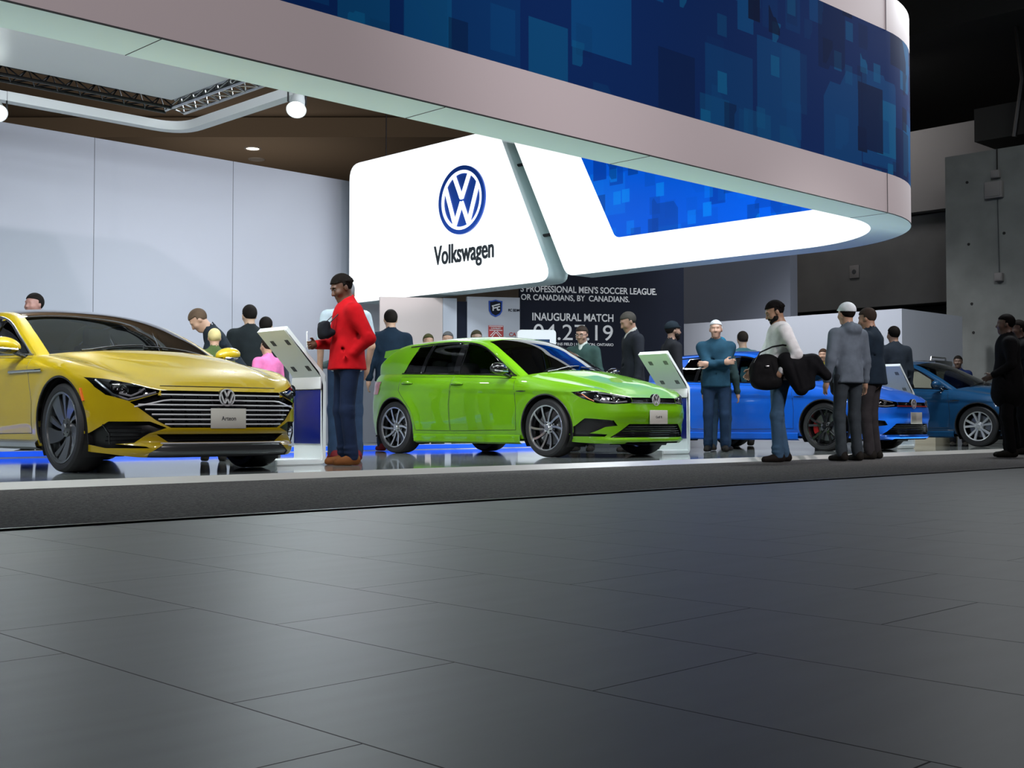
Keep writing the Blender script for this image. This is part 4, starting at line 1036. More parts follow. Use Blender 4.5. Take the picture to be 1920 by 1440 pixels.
# ------------------------------------------------------------------ people
class Field:
    """signed distance grid; surfaces are pulled out with surface nets"""
    def __init__(s, lo, hi, res):
        s.res = res; s.lo = np.array(lo, float); n = np.ceil((np.array(hi)-s.lo)/res).astype(int)+1
        s.ax = [s.lo[k]+res*np.arange(n[k]) for k in range(3)]; s.F = np.full(n, .3, np.float32)
    def sub(s, lo, hi):
        sl = []
        for k in range(3):
            a = max(0, int((lo[k]-s.lo[k])/s.res)); b = min(len(s.ax[k]), int((hi[k]-s.lo[k])/s.res)+2)
            if b <= a: return None, None
            sl.append(slice(a, b))
        g = np.meshgrid(s.ax[0][sl[0]], s.ax[1][sl[1]], s.ax[2][sl[2]], indexing='ij', sparse=True)
        return tuple(sl), g
    def put(s, sl, d, k, op='u'):
        A = s.F[sl]
        if op == 'u':
            h = np.maximum(k-np.abs(A-d), 0)/k if k > 0 else 0; s.F[sl] = np.minimum(A, d)-h*h*k/4
        elif op == 's':
            d = -d; h = np.maximum(k-np.abs(A-d), 0)/k if k > 0 else 0; s.F[sl] = np.maximum(A, d)+h*h*k/4
    def cone(s, a, b, ra, rb, k=.02, op='u', sq=None, fr=None, m=.07):
        """tapered capsule; fr=(origin, R) evaluates it in a rotated frame with x stretched by sq"""
        a = np.array(a, float); b = np.array(b, float)
        if fr is None: wa, wb = a, b
        else: wa, wb = fr[0]+fr[1] @ a, fr[0]+fr[1] @ b
        r = max(ra, rb)+m; sl, g = s.sub(np.minimum(wa, wb)-r, np.maximum(wa, wb)+r)
        if sl is None: return
        X, Y, Z = g
        if fr is not None:
            o, R = fr; X, Y, Z = X-o[0], Y-o[1], Z-o[2]
            X, Y, Z = R[0, 0]*X+R[1, 0]*Y+R[2, 0]*Z, R[0, 1]*X+R[1, 1]*Y+R[2, 1]*Z, R[0, 2]*X+R[1, 2]*Y+R[2, 2]*Z
        q = sq or 1.
        d0 = np.array([(b[0]-a[0])*q, b[1]-a[1], b[2]-a[2]]); L = max(1e-9, d0 @ d0)
        px, py, pz = (X-a[0])*q, Y-a[1], Z-a[2]
        t = np.clip((px*d0[0]+py*d0[1]+pz*d0[2])/L, 0, 1)
        d = np.sqrt((px-t*d0[0])**2+(py-t*d0[1])**2+(pz-t*d0[2])**2)-(ra+(rb-ra)*t)
        if q != 1: d = d*.8
        s.put(sl, d.astype(np.float32), k, op)
    def ell(s, c, r, k=.02, op='u', fr=None, m=.05):
        c = np.array(c, float); r = np.array(r, float); wc = c if fr is None else fr[0]+fr[1] @ c
        e = max(r)+m; sl, g = s.sub(wc-e, wc+e)
        if sl is None: return
        X, Y, Z = g
        if fr is not None:
            o, R = fr; X, Y, Z = X-o[0], Y-o[1], Z-o[2]
            X, Y, Z = R[0, 0]*X+R[1, 0]*Y+R[2, 0]*Z, R[0, 1]*X+R[1, 1]*Y+R[2, 1]*Z, R[0, 2]*X+R[1, 2]*Y+R[2, 2]*Z
        X, Y, Z = (X-c[0]), (Y-c[1]), (Z-c[2])
        k0 = np.sqrt((X/r[0])**2+(Y/r[1])**2+(Z/r[2])**2); k1 = np.sqrt((X/r[0]**2)**2+(Y/r[1]**2)**2+(Z/r[2]**2)**2)+1e-9
        s.put(sl, (k0*(k0-1)/k1).astype(np.float32), k, op)
    def keep(s, n, d0, fr=None):
        """keep the half-space n.p <= d0"""
        X, Y, Z = np.meshgrid(*s.ax, indexing='ij', sparse=True)
        if fr is not None: n = fr[1] @ np.array(n); d0 = d0+n @ fr[0]
        s.F = np.maximum(s.F, (n[0]*X+n[1]*Y+n[2]*Z-d0).astype(np.float32))
    def keep_any(s, sets, fr):
        """keep points that satisfy every half-space of at least one set"""
        X, Y, Z = np.meshgrid(*s.ax, indexing='ij', sparse=True); best = None
        for hs in sets:
            d = None
            for n, d0 in hs:
                nw = fr[1] @ np.array(n, float); v = nw[0]*X+nw[1]*Y+nw[2]*Z-(d0+nw @ fr[0]); d = v if d is None else np.maximum(d, v)
            best = d if best is None else np.minimum(best, d)
        s.F = np.maximum(s.F, best.astype(np.float32))
    def mesh(s, name, m, parent, wob=0.):
        F = s.F; F[0] = F[-1] = .3; F[:, 0] = F[:, -1] = .3; F[:, :, 0] = F[:, :, -1] = .3
        ins = F < 0; nx, ny, nz = F.shape
        C = np.zeros((nx-1, ny-1, nz-1), np.int8)
        for i in (0, 1):
            for j in (0, 1):
                for k in (0, 1): C += ins[i:nx-1+i, j:ny-1+j, k:nz-1+k]
        cells = np.argwhere((C > 0) & (C < 8))
        if not len(cells): return None
        acc = np.zeros((len(cells), 3)); cnt = np.zeros(len(cells))
        cor = [(i, j, k) for i in (0, 1) for j in (0, 1) for k in (0, 1)]
        val = {c: F[cells[:, 0]+c[0], cells[:, 1]+c[1], cells[:, 2]+c[2]].astype(float) for c in cor}
        for a in cor:
            for ax in range(3):
                if a[ax]: continue
                b = tuple(a[q]+(q == ax) for q in range(3)); va, vb = val[a], val[b]; x = (va < 0) != (vb < 0)
                t = np.where(x, va/np.where(x, va-vb, 1), 0); p = np.tile(np.array(a, float), (len(cells), 1)); p[:, ax] += t
                acc[x] += p[x]; cnt[x] += 1
        V = s.lo+(cells+acc/np.maximum(cnt, 1)[:, None])*s.res
        idx = np.full(C.shape, -1, np.int64); idx[tuple(cells.T)] = np.arange(len(cells)); Q = []
        for ax in range(3):
            o1, o2 = [(1, 2), (2, 0), (0, 1)][ax]
            sA = [slice(0, None)]*3; sA[ax] = slice(0, -1); sB = [slice(0, None)]*3; sB[ax] = slice(1, None)
            E = np.argwhere(ins[tuple(sA)] != ins[tuple(sB)]); E = E[(E[:, o1] > 0) & (E[:, o2] > 0) & (E[:, o1] < F.shape[o1]-1) & (E[:, o2] < F.shape[o2]-1)]
            if not len(E): continue
            q = []
            for d1, d2 in ((1, 1), (0, 1), (0, 0), (1, 0)):
                c = E.copy(); c[:, o1] -= d1; c[:, o2] -= d2; q.append(idx[tuple(c.T)])
            q = np.stack(q, 1); f = ins[tuple(sA)][tuple(E.T)]; q[~f] = q[~f][:, ::-1]; Q.append(q)
        Q = np.concatenate(Q); Q = Q[(Q >= 0).all(1)]
        # light smoothing
        nb = np.zeros_like(V); dg = np.zeros(len(V))
        for a, b in ((0, 1), (1, 2), (2, 3), (3, 0)):
            np.add.at(nb, Q[:, a], V[Q[:, b]]); np.add.at(dg, Q[:, a], 1); np.add.at(nb, Q[:, b], V[Q[:, a]]); np.add.at(dg, Q[:, b], 1)
        V = V*.55+nb/np.maximum(dg, 1)[:, None]*.45
        me = bpy.data.meshes.new(name); me.from_pydata(V.tolist(), [], Q.tolist()); me.materials.append(m)
        me.polygons.foreach_set('use_smooth', [True]*len(me.polygons)); me.update()
        o = bpy.data.objects.new(name, me); COL.objects.link(o); o.parent = parent
        return o
_cloth = {}
def cloth(col, rough=.9):
    k = (col, rough)
    if k not in _cloth: _cloth[k] = mat('cloth', col, rough, noise=.18, nscale=9, bump=.35, bscale=14, spec=.15 if rough > .75 else .04)
    return _cloth[k]
def rotm(ay=0., az=0., ax=0.):
    cy, sy, cz, sz, cx, sx = math.cos(ay), math.sin(ay), math.cos(az), math.sin(az), math.cos(ax), math.sin(ax)
    return np.array([[cz, -sz, 0], [sz, cz, 0], [0, 0, 1]]) @ np.array([[cy, 0, sy], [0, 1, 0], [-sy, 0, cy]]) @ np.array([[1, 0, 0], [0, cx, -sx], [0, sx, cx]])
def ik(a, b, l1, l2, pole):
    a, b = np.array(a, float), np.array(b, float); d = b-a; L = np.linalg.norm(d); mx = (l1+l2)*.995
    if L > mx: b = a+d/L*mx; d = b-a; L = mx
    x = (l1*l1-l2*l2+L*L)/(2*L); h = math.sqrt(max(0, l1*l1-x*x)); u = d/L; p = np.array(pole, float); p = p-u*(p @ u); p /= np.linalg.norm(p)+1e-9
    return a+u*x+p*h, b
def lerp(a, b, t): return np.array(a)+(np.array(b)-np.array(a))*t
def person(label, x, y, z0, face, h=1.75, skin=(.42, .25, .17), hair=(.012, .010, .009), top=(.02, .02, .025), bot=(.02, .03, .05), shoes=(.02, .018, .016),
           lean=0., pitch=0., yaw=0., lh=None, rh=None, feet=None, sleeves=1., hood=False, beard=False, cap=None, bald=False, fine=False, fat=1., collar=True, hem=.86, elbows=None,
           inner=None, finger_curl=.5, strap=None, res=None, group='visitors around the cars', glasses=False, longhair=False):
    t = thing('person', (x, y, z0), label, 'person', group, math.radians(face)); t.scale = (h/1.75,)*3
    rb = res or (.0055 if fine else .0125); rg = .009 if fine else .016
    R = rotm(lean); P0 = np.array([0, 0, .93]); W = lambda p: P0+R @ (np.array(p)-P0)
    fr = (P0-R @ P0, R)
    feet = feet or ((.0, .11, 8), (.0, -.11, -8))
    hips = [np.array((0, .095, .92)), np.array((0, -.095, .92))]
    legs = []
    for s_, (fx, fy, fa) in zip((1, -1), feet):
        hp = hips[0 if s_ > 0 else 1]; an = np.array((fx-.02, fy, .085)); kn, an = ik(hp, an, .425, .414, (1, .05*s_, 0)); legs.append((hp, kn, an, fa))
    sh = [W((-.005, .185*fat**.5, 1.40)), W((-.005, -.185*fat**.5, 1.40))]
    arms = []
    for s_, tgt, S in ((1, lh, sh[0]), (-1, rh, sh[1])):
        tg_ = np.array(tgt if tgt is not None else (.04, .27*s_, .86)); pole = (elbows[0 if s_ > 0 else 1] if elbows else (-.7, .5*s_, -.5))
        el, wr = ik(S, tg_, .29, .255, pole); arms.append((S, el, wr))
    nb_ = W((-.012, 0, 1.475)); hc = nb_+rotm(lean+pitch*.5) @ np.array((.035, 0, .155)); HR = rotm(lean+pitch, yaw); hf = (hc, HR)
    pts = np.array([p for L in legs for p in L[:3]]+[p for A in arms for p in A]+[hc]); lo, hi = pts.min(0)-.22, pts.max(0)+.22; lo[2] = min(lo[2], -.02)
    # body
    B = Field(lo, hi, rb)
    B.ell((-.012, 0, .036), (.096, .077, .086), .02, fr=hf); B.ell((.022, 0, -.036), (.068, .058, .082), .04, fr=hf); B.ell((.060, 0, -.094), (.026, .028, .020), .03, fr=hf)
    B.cone((-.02, 0, -.05), HR.T @ (nb_-hc)+np.array((0, 0, -.03)), .053, .060, .03, fr=hf)
    if True:
        B.cone((.083, 0, .018), (.106, 0, -.026), .009, .0145, .012, fr=hf); B.ell((.094, .012, -.03), (.012, .009, .008), .008, fr=hf); B.ell((.094, -.012, -.03), (.012, .009, .008), .008, fr=hf)
        B.cone((.080, -.036, .030), (.080, .036, .030), .012, .012, .02, fr=hf)
        for s_ in (1, -1): B.ell((.094, .031*s_, .010), (.014, .017, .012), .015, 's', fr=hf); B.ell((.062, .042*s_, -.025), (.026, .022, .024), .03, fr=hf)
        B.cone((.082, -.017, -.060), (.082, .017, -.060), .0085, .0085, .008, fr=hf); B.cone((.080, -.014, -.072), (.080, .014, -.072), .009, .009, .008, fr=hf)
        for s_ in (1, -1): B.ell((-.008, .079*s_, -.004), (.020, .010, .033), .008, fr=hf)
    B.cone((0, -.10, 1.365), (0, .10, 1.365), .07, .075, .06, sq=1.3, fr=fr); B.cone((0, 0, 1.36), (0, 0, 1.02), .125*fat, .11*fat, .06, sq=1.35, fr=fr); B.cone((0, 0, 1.05), (0, 0, .93), .11*fat, .125*fat, .05, sq=1.25, fr=fr)
    for hp, kn, an, fa in legs: B.cone(hp, kn, .07, .05, .05); B.cone(kn, an, .05, .034, .03); B.cone(an, an+np.array((.08, 0, -.05)), .034, .03, .03)
    for (S, el, wr), s_ in zip(arms, (1, -1)):
        B.cone(S, el, .048, .037, .04); B.cone(el, wr, .037, .026, .02)
        d = wr-el; d /= np.linalg.norm(d)
        side_ = np.array((0, -s_, 0.)) if abs(d[1]) < .8 else np.array((-1., 0, 0)); n_ = side_-d*(side_ @ d); n_ /= np.linalg.norm(n_); b_ = np.cross(d, n_)
        if b_[0] < 0: b_ = -b_          # thumb side faces forward
        hand = (wr, np.stack([d, b_, n_], 1))
        B.cone((-.01, 0, 0), (.03, 0, 0), .026, .032, .02, fr=hand); B.ell((.048, 0, 0), (.048, .041, .016), .02, fr=hand)
        cu = finger_curl
        for q, (off, ln) in enumerate(((.031, .066), (.0105, .076), (-.0105, .070), (-.030, .054))):
            p = np.array((.088, off, 0.)); ang = 0
            for seg_, f in enumerate((.45, .32, .23)):
                ang += cu*(.5+.5*seg_)*(1+.12*q); nx_ = p+np.array((math.cos(ang), off*.25, math.sin(ang)))*ln*f; B.cone(p, nx_, .0088-.0008*seg_, .0082-.0009*seg_, .004 if seg_ else .010, fr=hand, m=.02); p = nx_
        B.cone((.015, .034, .004), (.048, .060, .014), .0125, .0105, .015, fr=hand, m=.02); B.cone((.048, .060, .014), (.078, .062, .022), .0102, .0085, .004, fr=hand, m=.02)
    B.mesh('body', mat_skin(skin), t)
    # hair, beard, cap
    hb = .008
    lo2, hi2 = hc-.17, hc+.17
    if not bald:
        Hh = Field(lo2, hi2, .005 if fine else .009)
        Hh.ell((-.014, 0, .038), (.098+hb, .080+hb*.7, .090+hb), .02, fr=hf)
        if longhair: Hh.cone((-.06, .0, .0), (-.05, 0, -.12), .075, .06, .03, fr=hf)
        if fine:
            rr_ = np.random.RandomState(5)
            for _ in range(90):
                v_ = rr_.normal(size=3); v_ /= np.linalg.norm(v_); v_[2] = abs(v_[2])*.9-.15
                Hh.ell(np.array((-.014, 0, .038))+v_*np.array((.106, .086, .098)), (.013, .013, .010), .008, fr=hf)
        Hh.keep_any([[((.18, 0, -.98), -.050)], [((1, 0, .25), .016), ((.1, 0, -1), .012)], [((1, 0, .1), -.036), ((0, 0, -1), .078 if not longhair else .16)]], hf)
        Hh.ell((.105, 0, -.02), (.06, .062, .085), .02, 's', fr=hf)
        Hh.mesh('hair', cloth(hair, .7), t)
    if beard:
        Hb = Field(lo2, hi2, .005)
        Hb.ell((.026, 0, -.046), (.074, .064, .080), .02, fr=hf); Hb.ell((.062, 0, -.098), (.032, .034, .026), .02, fr=hf); Hb.cone((.0, .066, .0), (.03, .058, -.06), .014, .02, .02, fr=hf); Hb.cone((.0, -.066, .0), (.03, -.058, -.06), .014, .02, .02, fr=hf)
        n = np.array((-.25, 0, 1.)); n /= np.linalg.norm(n); Hb.keep(n, -.040, fr=hf); Hb.keep((-1, 0, 0), .01, fr=hf); Hb.cone((.095, -.018, -.066), (.095, .018, -.066), .010, .010, .004, 's', fr=hf)
        Hb.mesh('beard', cloth(hair, .8), t)
    if cap:
        Hc = Field(lo2-.05, hi2+.05, .008)
        Hc.ell((-.014, 0, .045), (.112, .092, .095), .02, fr=hf); Hc.keep((.12, 0, -.99), -.035, fr=hf); Hc.cone((.07, -.03, .042), (.135, -.02, .032), .034, .03, .02, fr=hf, sq=1); Hc.cone((.07, .03, .042), (.135, .02, .032), .034, .03, .02, fr=hf)
        Hc.keep((.15, 0, -.98), -.030, fr=hf)
        Hc.ell((.125, 0, .085), (.08, .09, .038), .01, 's', fr=hf)
        Hc.mesh('cap', cloth(cap), t)
    if fine or glasses:
        for s_ in (1, -1):
            b = bmesh.new(); bmesh.ops.create_uvsphere(b, u_segments=10, v_segments=8, radius=.0115)
            for v in b.verts: v.co = Vector(hc+HR @ (np.array(v.co)+np.array((.0775, .031*s_, .009))))
            for f in b.faces: f.material_index = 0
            obj('eye', b, mat_skin((.30, .28, .26)), t)
            b = bmesh.new(); tube(b, [Vector(hc+HR @ np.array(q)) for q in ((.090, .014*s_, .029), (.091, .032*s_, .034), (.082, .050*s_, .027))], .0042, 5); obj('eyebrow', b, cloth(hair, .7), t)
            if fine:
                b = bmesh.new(); tube(b, [Vector(hc+HR @ np.array(q)) for q in ((.086, .018*s_, .011), (.0895, .031*s_, .014), (.084, .044*s_, .009))], .0035, 5); obj('eyelid', b, mat_skin(tuple(c*.6 for c in skin)), t)
            if glasses:
                b = bmesh.new(); tube(b, [Vector(hc+HR @ np.array((.105, .033*s_+.024*math.cos(a), .008+.018*math.sin(a)))) for a in np.linspace(0, 2*PI, 17)[:-1]], .0022, 5, closed=True); tube(b, [Vector(hc+HR @ np.array(q)) for q in ((.104, .056*s_, .012), (.0, .084*s_, .012))], .0022, 5); obj('glasses', b, M['gblk'], t)
    # top
    G = Field(lo, hi, rg); e = .020 if sleeves >= 1 else .012
    G.cone((-.005, -.125*fat, 1.345), (-.005, .125*fat, 1.345), .085+e*.5, .085+e*.5, .06, sq=1.2, fr=fr); G.cone((-.012, 0, 1.445), (-.008, .15*fat, 1.395), .062, .056, .04, fr=fr); G.cone((-.012, 0, 1.445), (-.008, -.15*fat, 1.395), .062, .056, .04, fr=fr); G.cone((0, 0, 1.34), (.0, 0, 1.03), .145*fat+e*.6, .135*fat+e, .06, sq=1.3, fr=fr); G.cone((0, 0, 1.03), (0, 0, .80), .137*fat+e, .163*fat+e*1.2, .04, sq=1.12, fr=fr)
    for (S, el, wr) in arms:
        if sleeves >= 1:
            G.cone(S, el, .064+e*.5, .048+e*.5, .045); G.cone(el, lerp(el, wr, .93), .048+e*.5, .036+e*.3, .02); m_ = lerp(el, wr, .8); G.ell(m_, (.052, .052, .03), .02)
        else: G.cone(S, lerp(S, el, .75), .066, .060, .04)
    G.keep((0, 0, -1), -hem, fr=fr)
    if collar: G.cone(nb_+np.array((.0, 0, -.01)), nb_+np.array((.012, 0, .045)), .074, .068, .025)
    if hood: G.ell(W((-.09, 0, 1.46)), (.08, .11, .07), .04)
    d = HR[:, 2]; G.cone(nb_+np.array((.018, 0, .055)), hc, .060, .07, .006, 's')
    # folds
    rs = np.random.RandomState(int(abs(x*100+y*10)) % 9999)
    for _ in range(10):
        a_ = rs.uniform(-PI, PI); z_ = rs.uniform(.9, 1.3); q = np.array((.10*math.cos(a_), .155*math.sin(a_)*fat, z_)); q2 = q+np.array((rs.uniform(-.03, .03), rs.uniform(-.07, .07), rs.uniform(-.12, .12)))
        G.cone(q*np.array((1.15, 1.1, 1)), q2*np.array((1.15, 1.1, 1)), .012, .008, .03, rs.choice(['u', 's']), fr=fr)
    for (S, el, wr) in arms:
        if sleeves >= 1:
            for f in (.75, .9): m_ = lerp(S, el, f); G.ell(m_+rs.uniform(-.02, .02, 3), (.02, .055, .012), .03)
            for f in (.12, .3): m_ = lerp(el, wr, f); G.ell(m_+rs.uniform(-.02, .02, 3), (.02, .05, .012), .03)
    tn = 'jacket' if collar and sleeves >= 1 else ('sweater' if sleeves >= 1 else 'shirt')
    G.mesh(tn, cloth(top), t)
    if inner:
        I = Field(nb_-.2, nb_+.2, .01); I.cone(nb_+np.array((.02, 0, -.06)), nb_+np.array((.014, 0, .05)), .088, .066, .02, fr=None); I.cone(nb_+np.array((.018, 0, .05)), hc, .056, .06, .006, 's'); I.ell(nb_+np.array((.06, 0, -.07)), (.06, .05, .08), .02); I.mesh('shirt', cloth(inner), t)
    # trousers
    T = Field(np.minimum(lo, -.3), np.array((hi[0], hi[1], 1.15)), rg)
    T.cone((0, -.05, .93), (0, .05, .93), .098*fat, .098*fat, .05); T.cone((0, 0, 1.0), (0, 0, .93), .105*fat, .115*fat, .04, sq=1.2); T.keep((0, 0, 1), .97)
    for hp, kn, an, fa in legs:
        T.cone(hp, kn, .084*fat**.5, .066, .05); T.cone(kn, an+np.array((0, 0, -.02)), .066, .058, .03)
        for f in (.06, .17): T.ell(lerp(an, kn, f)+np.array((.02, 0, 0)), (.05, .055, .012), .03)
        for f in (-.05, .1): T.ell(lerp(kn, an, f)+np.array((-.02, 0, 0)), (.035, .05, .01), .03)
    for hp, kn, an, fa in legs: pass
    T.keep((0, 0, -1), -.045)
    T.mesh('trousers', cloth(bot), t)
    for hp, kn, an, fa in legs:
        a_ = math.radians(fa); b = Field((an[0]-.16, an[1]-.16, -.01), (an[0]+.28, an[1]+.16, .16), .008 if fine else .013); f_ = (np.array((an[0], an[1], 0)), rotm(0, a_))
        b.cone((-.035, 0, .045), (.05, 0, .04), .042, .044, .03, fr=f_); b.cone((.05, .0, .036), (.155, 0, .030), .046, .038, .03, fr=f_); b.cone((-.02, 0, .05), (-.01, 0, .10), .045, .046, .03, fr=f_); b.keep((0, 0, -1), -.004)
        b.mesh('shoe', cloth(shoes, .6), t)
    if strap:
        b = bmesh.new(); tube(b, [Vector(W(p)) for p in strap], .018, 6, r2=.006); obj('strap', b, M['blk'], t)
    t['_hands'] = 0; del t['_hands']
    return t, arms, (hc, HR)
_skin = {}
def mat_skin(c):
    if c not in _skin: _skin[c] = mat('skin', c, .5, noise=.08, nscale=20)
    return _skin[c]
BLUECAR = dict(GOLF); BLUECAR.update(paint=BLU, wheel='black', plate=(.443, '', .1), mirror_mat=BLU, sill=(.16, .235, BLU))
BLUECAR['extra'] = lambda *a: golf_extra(*a, red=True)
make_car(BLUECAR, 14.47+.895, 8.80, 'bright blue hatchback with black wheels and red brake calipers')
TEAL = dict(GOLF); TEAL.update(name='saloon', paint=TEA, wheel='silver', plate=None, mirror_mat=TEA, seat_mat=CARM['tan'], sill=(.16, .235, TEA), tyre=(.325, .225, .215), windows=[(a, b, c_, d, i < 1) for i, (a, b, c_, d, e) in enumerate(GOLF['windows'])])
make_car(TEAL, 18.72+.895, 8.63, 'dark teal car with silver ten spoke wheels and tan seats')
# ------------------------------------------------------------------ kiosks: one bent white ribbon each
def kiosk(x, y, label, h=1.0):
    """x, y = near right corner of the foot; runs 0.45 m away along +y, foot and screen lean towards -x"""
    t = thing('kiosk', (x, y, .05), label, 'kiosk', 'slanted touch kiosks')
    th = .05; prof = [(-.54, .0), (0, 0), (0, .815), (-.425, 1.245)]
    out = rpoly(prof, [0, .07, .05, 0], 6)
    P = [Vector((a, b)) for a, b in out]; inn = []
    for i, p in enumerate(P):
        d = (P[min(i+1, len(P)-1)]-P[max(i-1, 0)]).normalized(); inn.append(p+Vector((-d.y, d.x))*th)
    poly = P+inn[::-1]
    bm = bmesh.new(); prism(bm, [(p.x, 0, p.y) for p in poly], (0, .45, 0)); bmesh.ops.bevel(bm, geom=[e for e in bm.edges if abs(e.verts[0].co.y-e.verts[1].co.y) < .01 and len(e.link_faces) == 2 and any(len(f.verts) > 6 for f in e.link_faces)], offset=.008, segments=2, affect='EDGES')
    obj('frame', bm, M['whiteb'], t, ang=35)
    obj('blue_panel', bx(-.062, -.0505, .02, .43, .19, .685, bev=.004), M['kblue'], t)
    obj('cross_bar', bx(-.40, -.05, .0, .45, .69, .735, bev=.006), M['white'], t) if False else obj('shelf_band', bx(-.075, -.0505, .0, .45, .69, .80, bev=.006), M['white'], t)
    d = Vector((-.425, 0, .43)).normalized(); n = Vector((-d.z, 0, d.x)); n = n if n.x < 0 else -n
    for a_ in (.12, .44):
        for yy in (.10, .33):
            bm = bmesh.new(); c = Vector((0, yy, .815))+d*(a_+.02)+n*(th+.001)
            for k in range(4):
                q = c+Vector((0, -.03+.015*k, 0)); prism(bm, [q-d*.03, q+d*.03, q+d*.03+Vector((0, .007, 0)), q-d*.03+Vector((0, .007, 0))], n*.003)
            obj('vent', bm, M['seam'], t, smooth=False)
    bm = bmesh.new(); c0 = Vector((0, .03, .815)); m_ = -n
    prism(bm, [c0+d*.05+m_*.001, c0+d*.55+m_*.001, c0+d*.55+m_*.001+Vector((0, .39, 0)), c0+d*.05+m_*.001+Vector((0, .39, 0))], m_*.006); obj('screen', bm, M['screen'], t, smooth=False)
kiosk(6.66, 9.2, 'white slanted touch kiosk with blue panel beside the man in red')
kiosk(12.07, 9.17, 'white slanted touch kiosk behind the bonnet of the green car')
kiosk(17.08, 8.82, 'white slanted touch kiosk between the bright blue car and the dark teal car')
t = thing('display_totem', (13.75, 13.45, .05), 'white rounded screen tower showing above the roof of the green car', 'screen', None, math.radians(-40))
bm = bmesh.new(); prism(bm, [(a, -.12, b) for a, b in rpoly([(-.30, 0), (.30, 0), (.30, 1.83), (-.30, 1.83)], [0, 0, .06, .06])], (0, .24, 0)); obj('casing', bm, M['white'], t, ang=35)
obj('screen', bx(-.20, .20, -.126, -.121, .9, 1.68), M['screen'], t)
# ------------------------------------------------------------------ soccer display wall
O = Vector((16.934, 17.008, 0)); D = Vector((.85221, -.52320, 0)); NN = Vector((-.52320, -.85221, 0))
def wallbox(u0, u1, z0, z1, d0=0, d1=.12):
    bm = bmesh.new(); a = O+D*u0-NN*d0; b = O+D*u1-NN*d0; b2 = O+D*u1-NN*d1; a2 = O+D*u0-NN*d1
    prism(bm, [(p.x, p.y, z0) for p in (a, b, b2, a2)], (0, 0, z1-z0)); return bm
def onwall(u, z, off=.004): return frame(O+D*u+NN*off+Vector((0, 0, z)), D, (0, 0, 1))
def wpart(name, bm, m, t, **k): return obj(name, local(bm, t), m, t, **k)
t = thing('display_wall', O+D*1.7, 'dark navy display wall with white match lettering behind the green car', 'display wall')
wpart('panel', wallbox(0, 3.407, 0, 3.9), M['navy'], t, smooth=False)
for txt, u0, u1, z, hh in (("CANADA'S PROFESSIONAL MEN'S SOCCER LEAGUE.", 0, 2.826, 3.065, .135), ('FOR CANADIANS, BY  CANADIANS.', 0, 2.25, 2.887, .135), ('INAUGURAL MATCH', .248, 1.914, 2.515, .155), ('04.27.19', .269, 1.902, 2.215, .31), ('TIM HORTONS FIELD | HAMILTON, ONTARIO', .35, 1.913, 1.973, .072)):
    if u0 == 0:
        # the line starts on the neighbouring panel in the photo: only the part on this wall shows
        full = {3.065: 'S PROFESSIONAL MEN\'S SOCCER LEAGUE.', 2.887: 'OR CANADIANS, BY  CANADIANS.'}[z]; u0 = .012 if z > 3 else .02; txt = full
    bold = 0 if '04' in txt else .018
    bm = fit_width(text_bm(txt, 1, .01, bold), u1-u0, hh); bm_ = bm
    for v in bm.verts: v.co.z *= .2
    wpart('lettering', xf(bm, onwall((u0+u1)/2, z)), M['lettering'], t, smooth=False)
t = thing('crest_panel', O-D*.55, 'pale panel with a blue shield crest above a red badge', 'display wall')
wpart('panel', wallbox(-1.054, -.004, 0, 2.88), M['wall'], t, smooth=False)
sh = [(0, -.175), (.085, -.13), (.125, -.06), (.13, .13), (.07, .135), (0, .155), (-.07, .135), (-.13, .13), (-.125, -.06), (-.085, -.13)]
bm = bmesh.new(); prism(bm, [(x*1.06, y*1.04, 0) for x, y in sh], (0, 0, .008)); o = wpart('shield', xf(bm, onwall(-.492, 2.67)), M['logo'], t, ang=20)
bm = bmesh.new(); prism(bm, [(x*.86, y*.86, .0081) for x, y in sh], (0, 0, .003)); wpart('shield_field', xf(bm, onwall(-.492, 2.67)), M['navy'], t, ang=20)
bm = bmesh.new()
for a, b in (((-.075, .03), (.085, .075)), ((-.06, -.015), (.03, .01)), ((-.05, .045), (-.05, -.06)), ((.035, .015), (.035, -.045)), ((.035, -.045), (.085, -.035)), ((.035, .015), (.085, .028))): bar2d(bm, a, b, .026, .0115, .0135)
wpart('monogram', xf(bm, onwall(-.492, 2.67)), M['lettering'], t, smooth=False)
wpart('badge', xf(bx(-.15, .15, -.14, .14, 0, .008), onwall(-.485, 2.185)), M['red'], t)
bm = bmesh.new()
for a, b in (((-.11, -.12), (0, .01)), ((.11, -.12), (0, .01)), ((-.11, -.06), (-.02, .03)), ((.11, -.06), (.02, .03)), ((-.13, .045), (.13, .045)), ((-.14, .125), (.14, .125))): bar2d(bm, a, b, .014, .0081, .010)
wpart('badge_lines', xf(bm, onwall(-.485, 2.185)), M['lettering'], t, smooth=False)
bm = fit_width(text_bm('CAVALRY', 1, .01, .02), .20, .035); wpart('lettering', xf(bm, onwall(-.485, 2.27, .0125)), M['lettering'], t, smooth=False)
bm = fit_width(text_bm('CAV', 1, .01, .01), .205, .075); wpart('lettering', xf(bm, onwall(-.118, 2.157)), M['red'], t, smooth=False)
bm = fit_width(text_bm('FC EDM', 1, .01, .01), .22, .05); wpart('lettering', xf(bm, onwall(-.122, 2.63)), M['navy'], t, smooth=False)
setp(obj('display_wall', wallbox(-1.253, -1.060, 0, 2.78), M['navy'], smooth=False), 'narrow dark navy panel left of the pale crest panel', 'display wall')
setp(obj('display_wall', wallbox(-1.53, -1.258, 0, 2.84), M['wall'], smooth=False), 'narrow white panel between the beige panel and the navy strip', 'display wall')
setp(obj('display_wall', wallbox(-2.75, -1.535, 0, 2.84, .02), M['pink'], smooth=False), 'beige display panel at the right end of the white back wall', 'display wall')
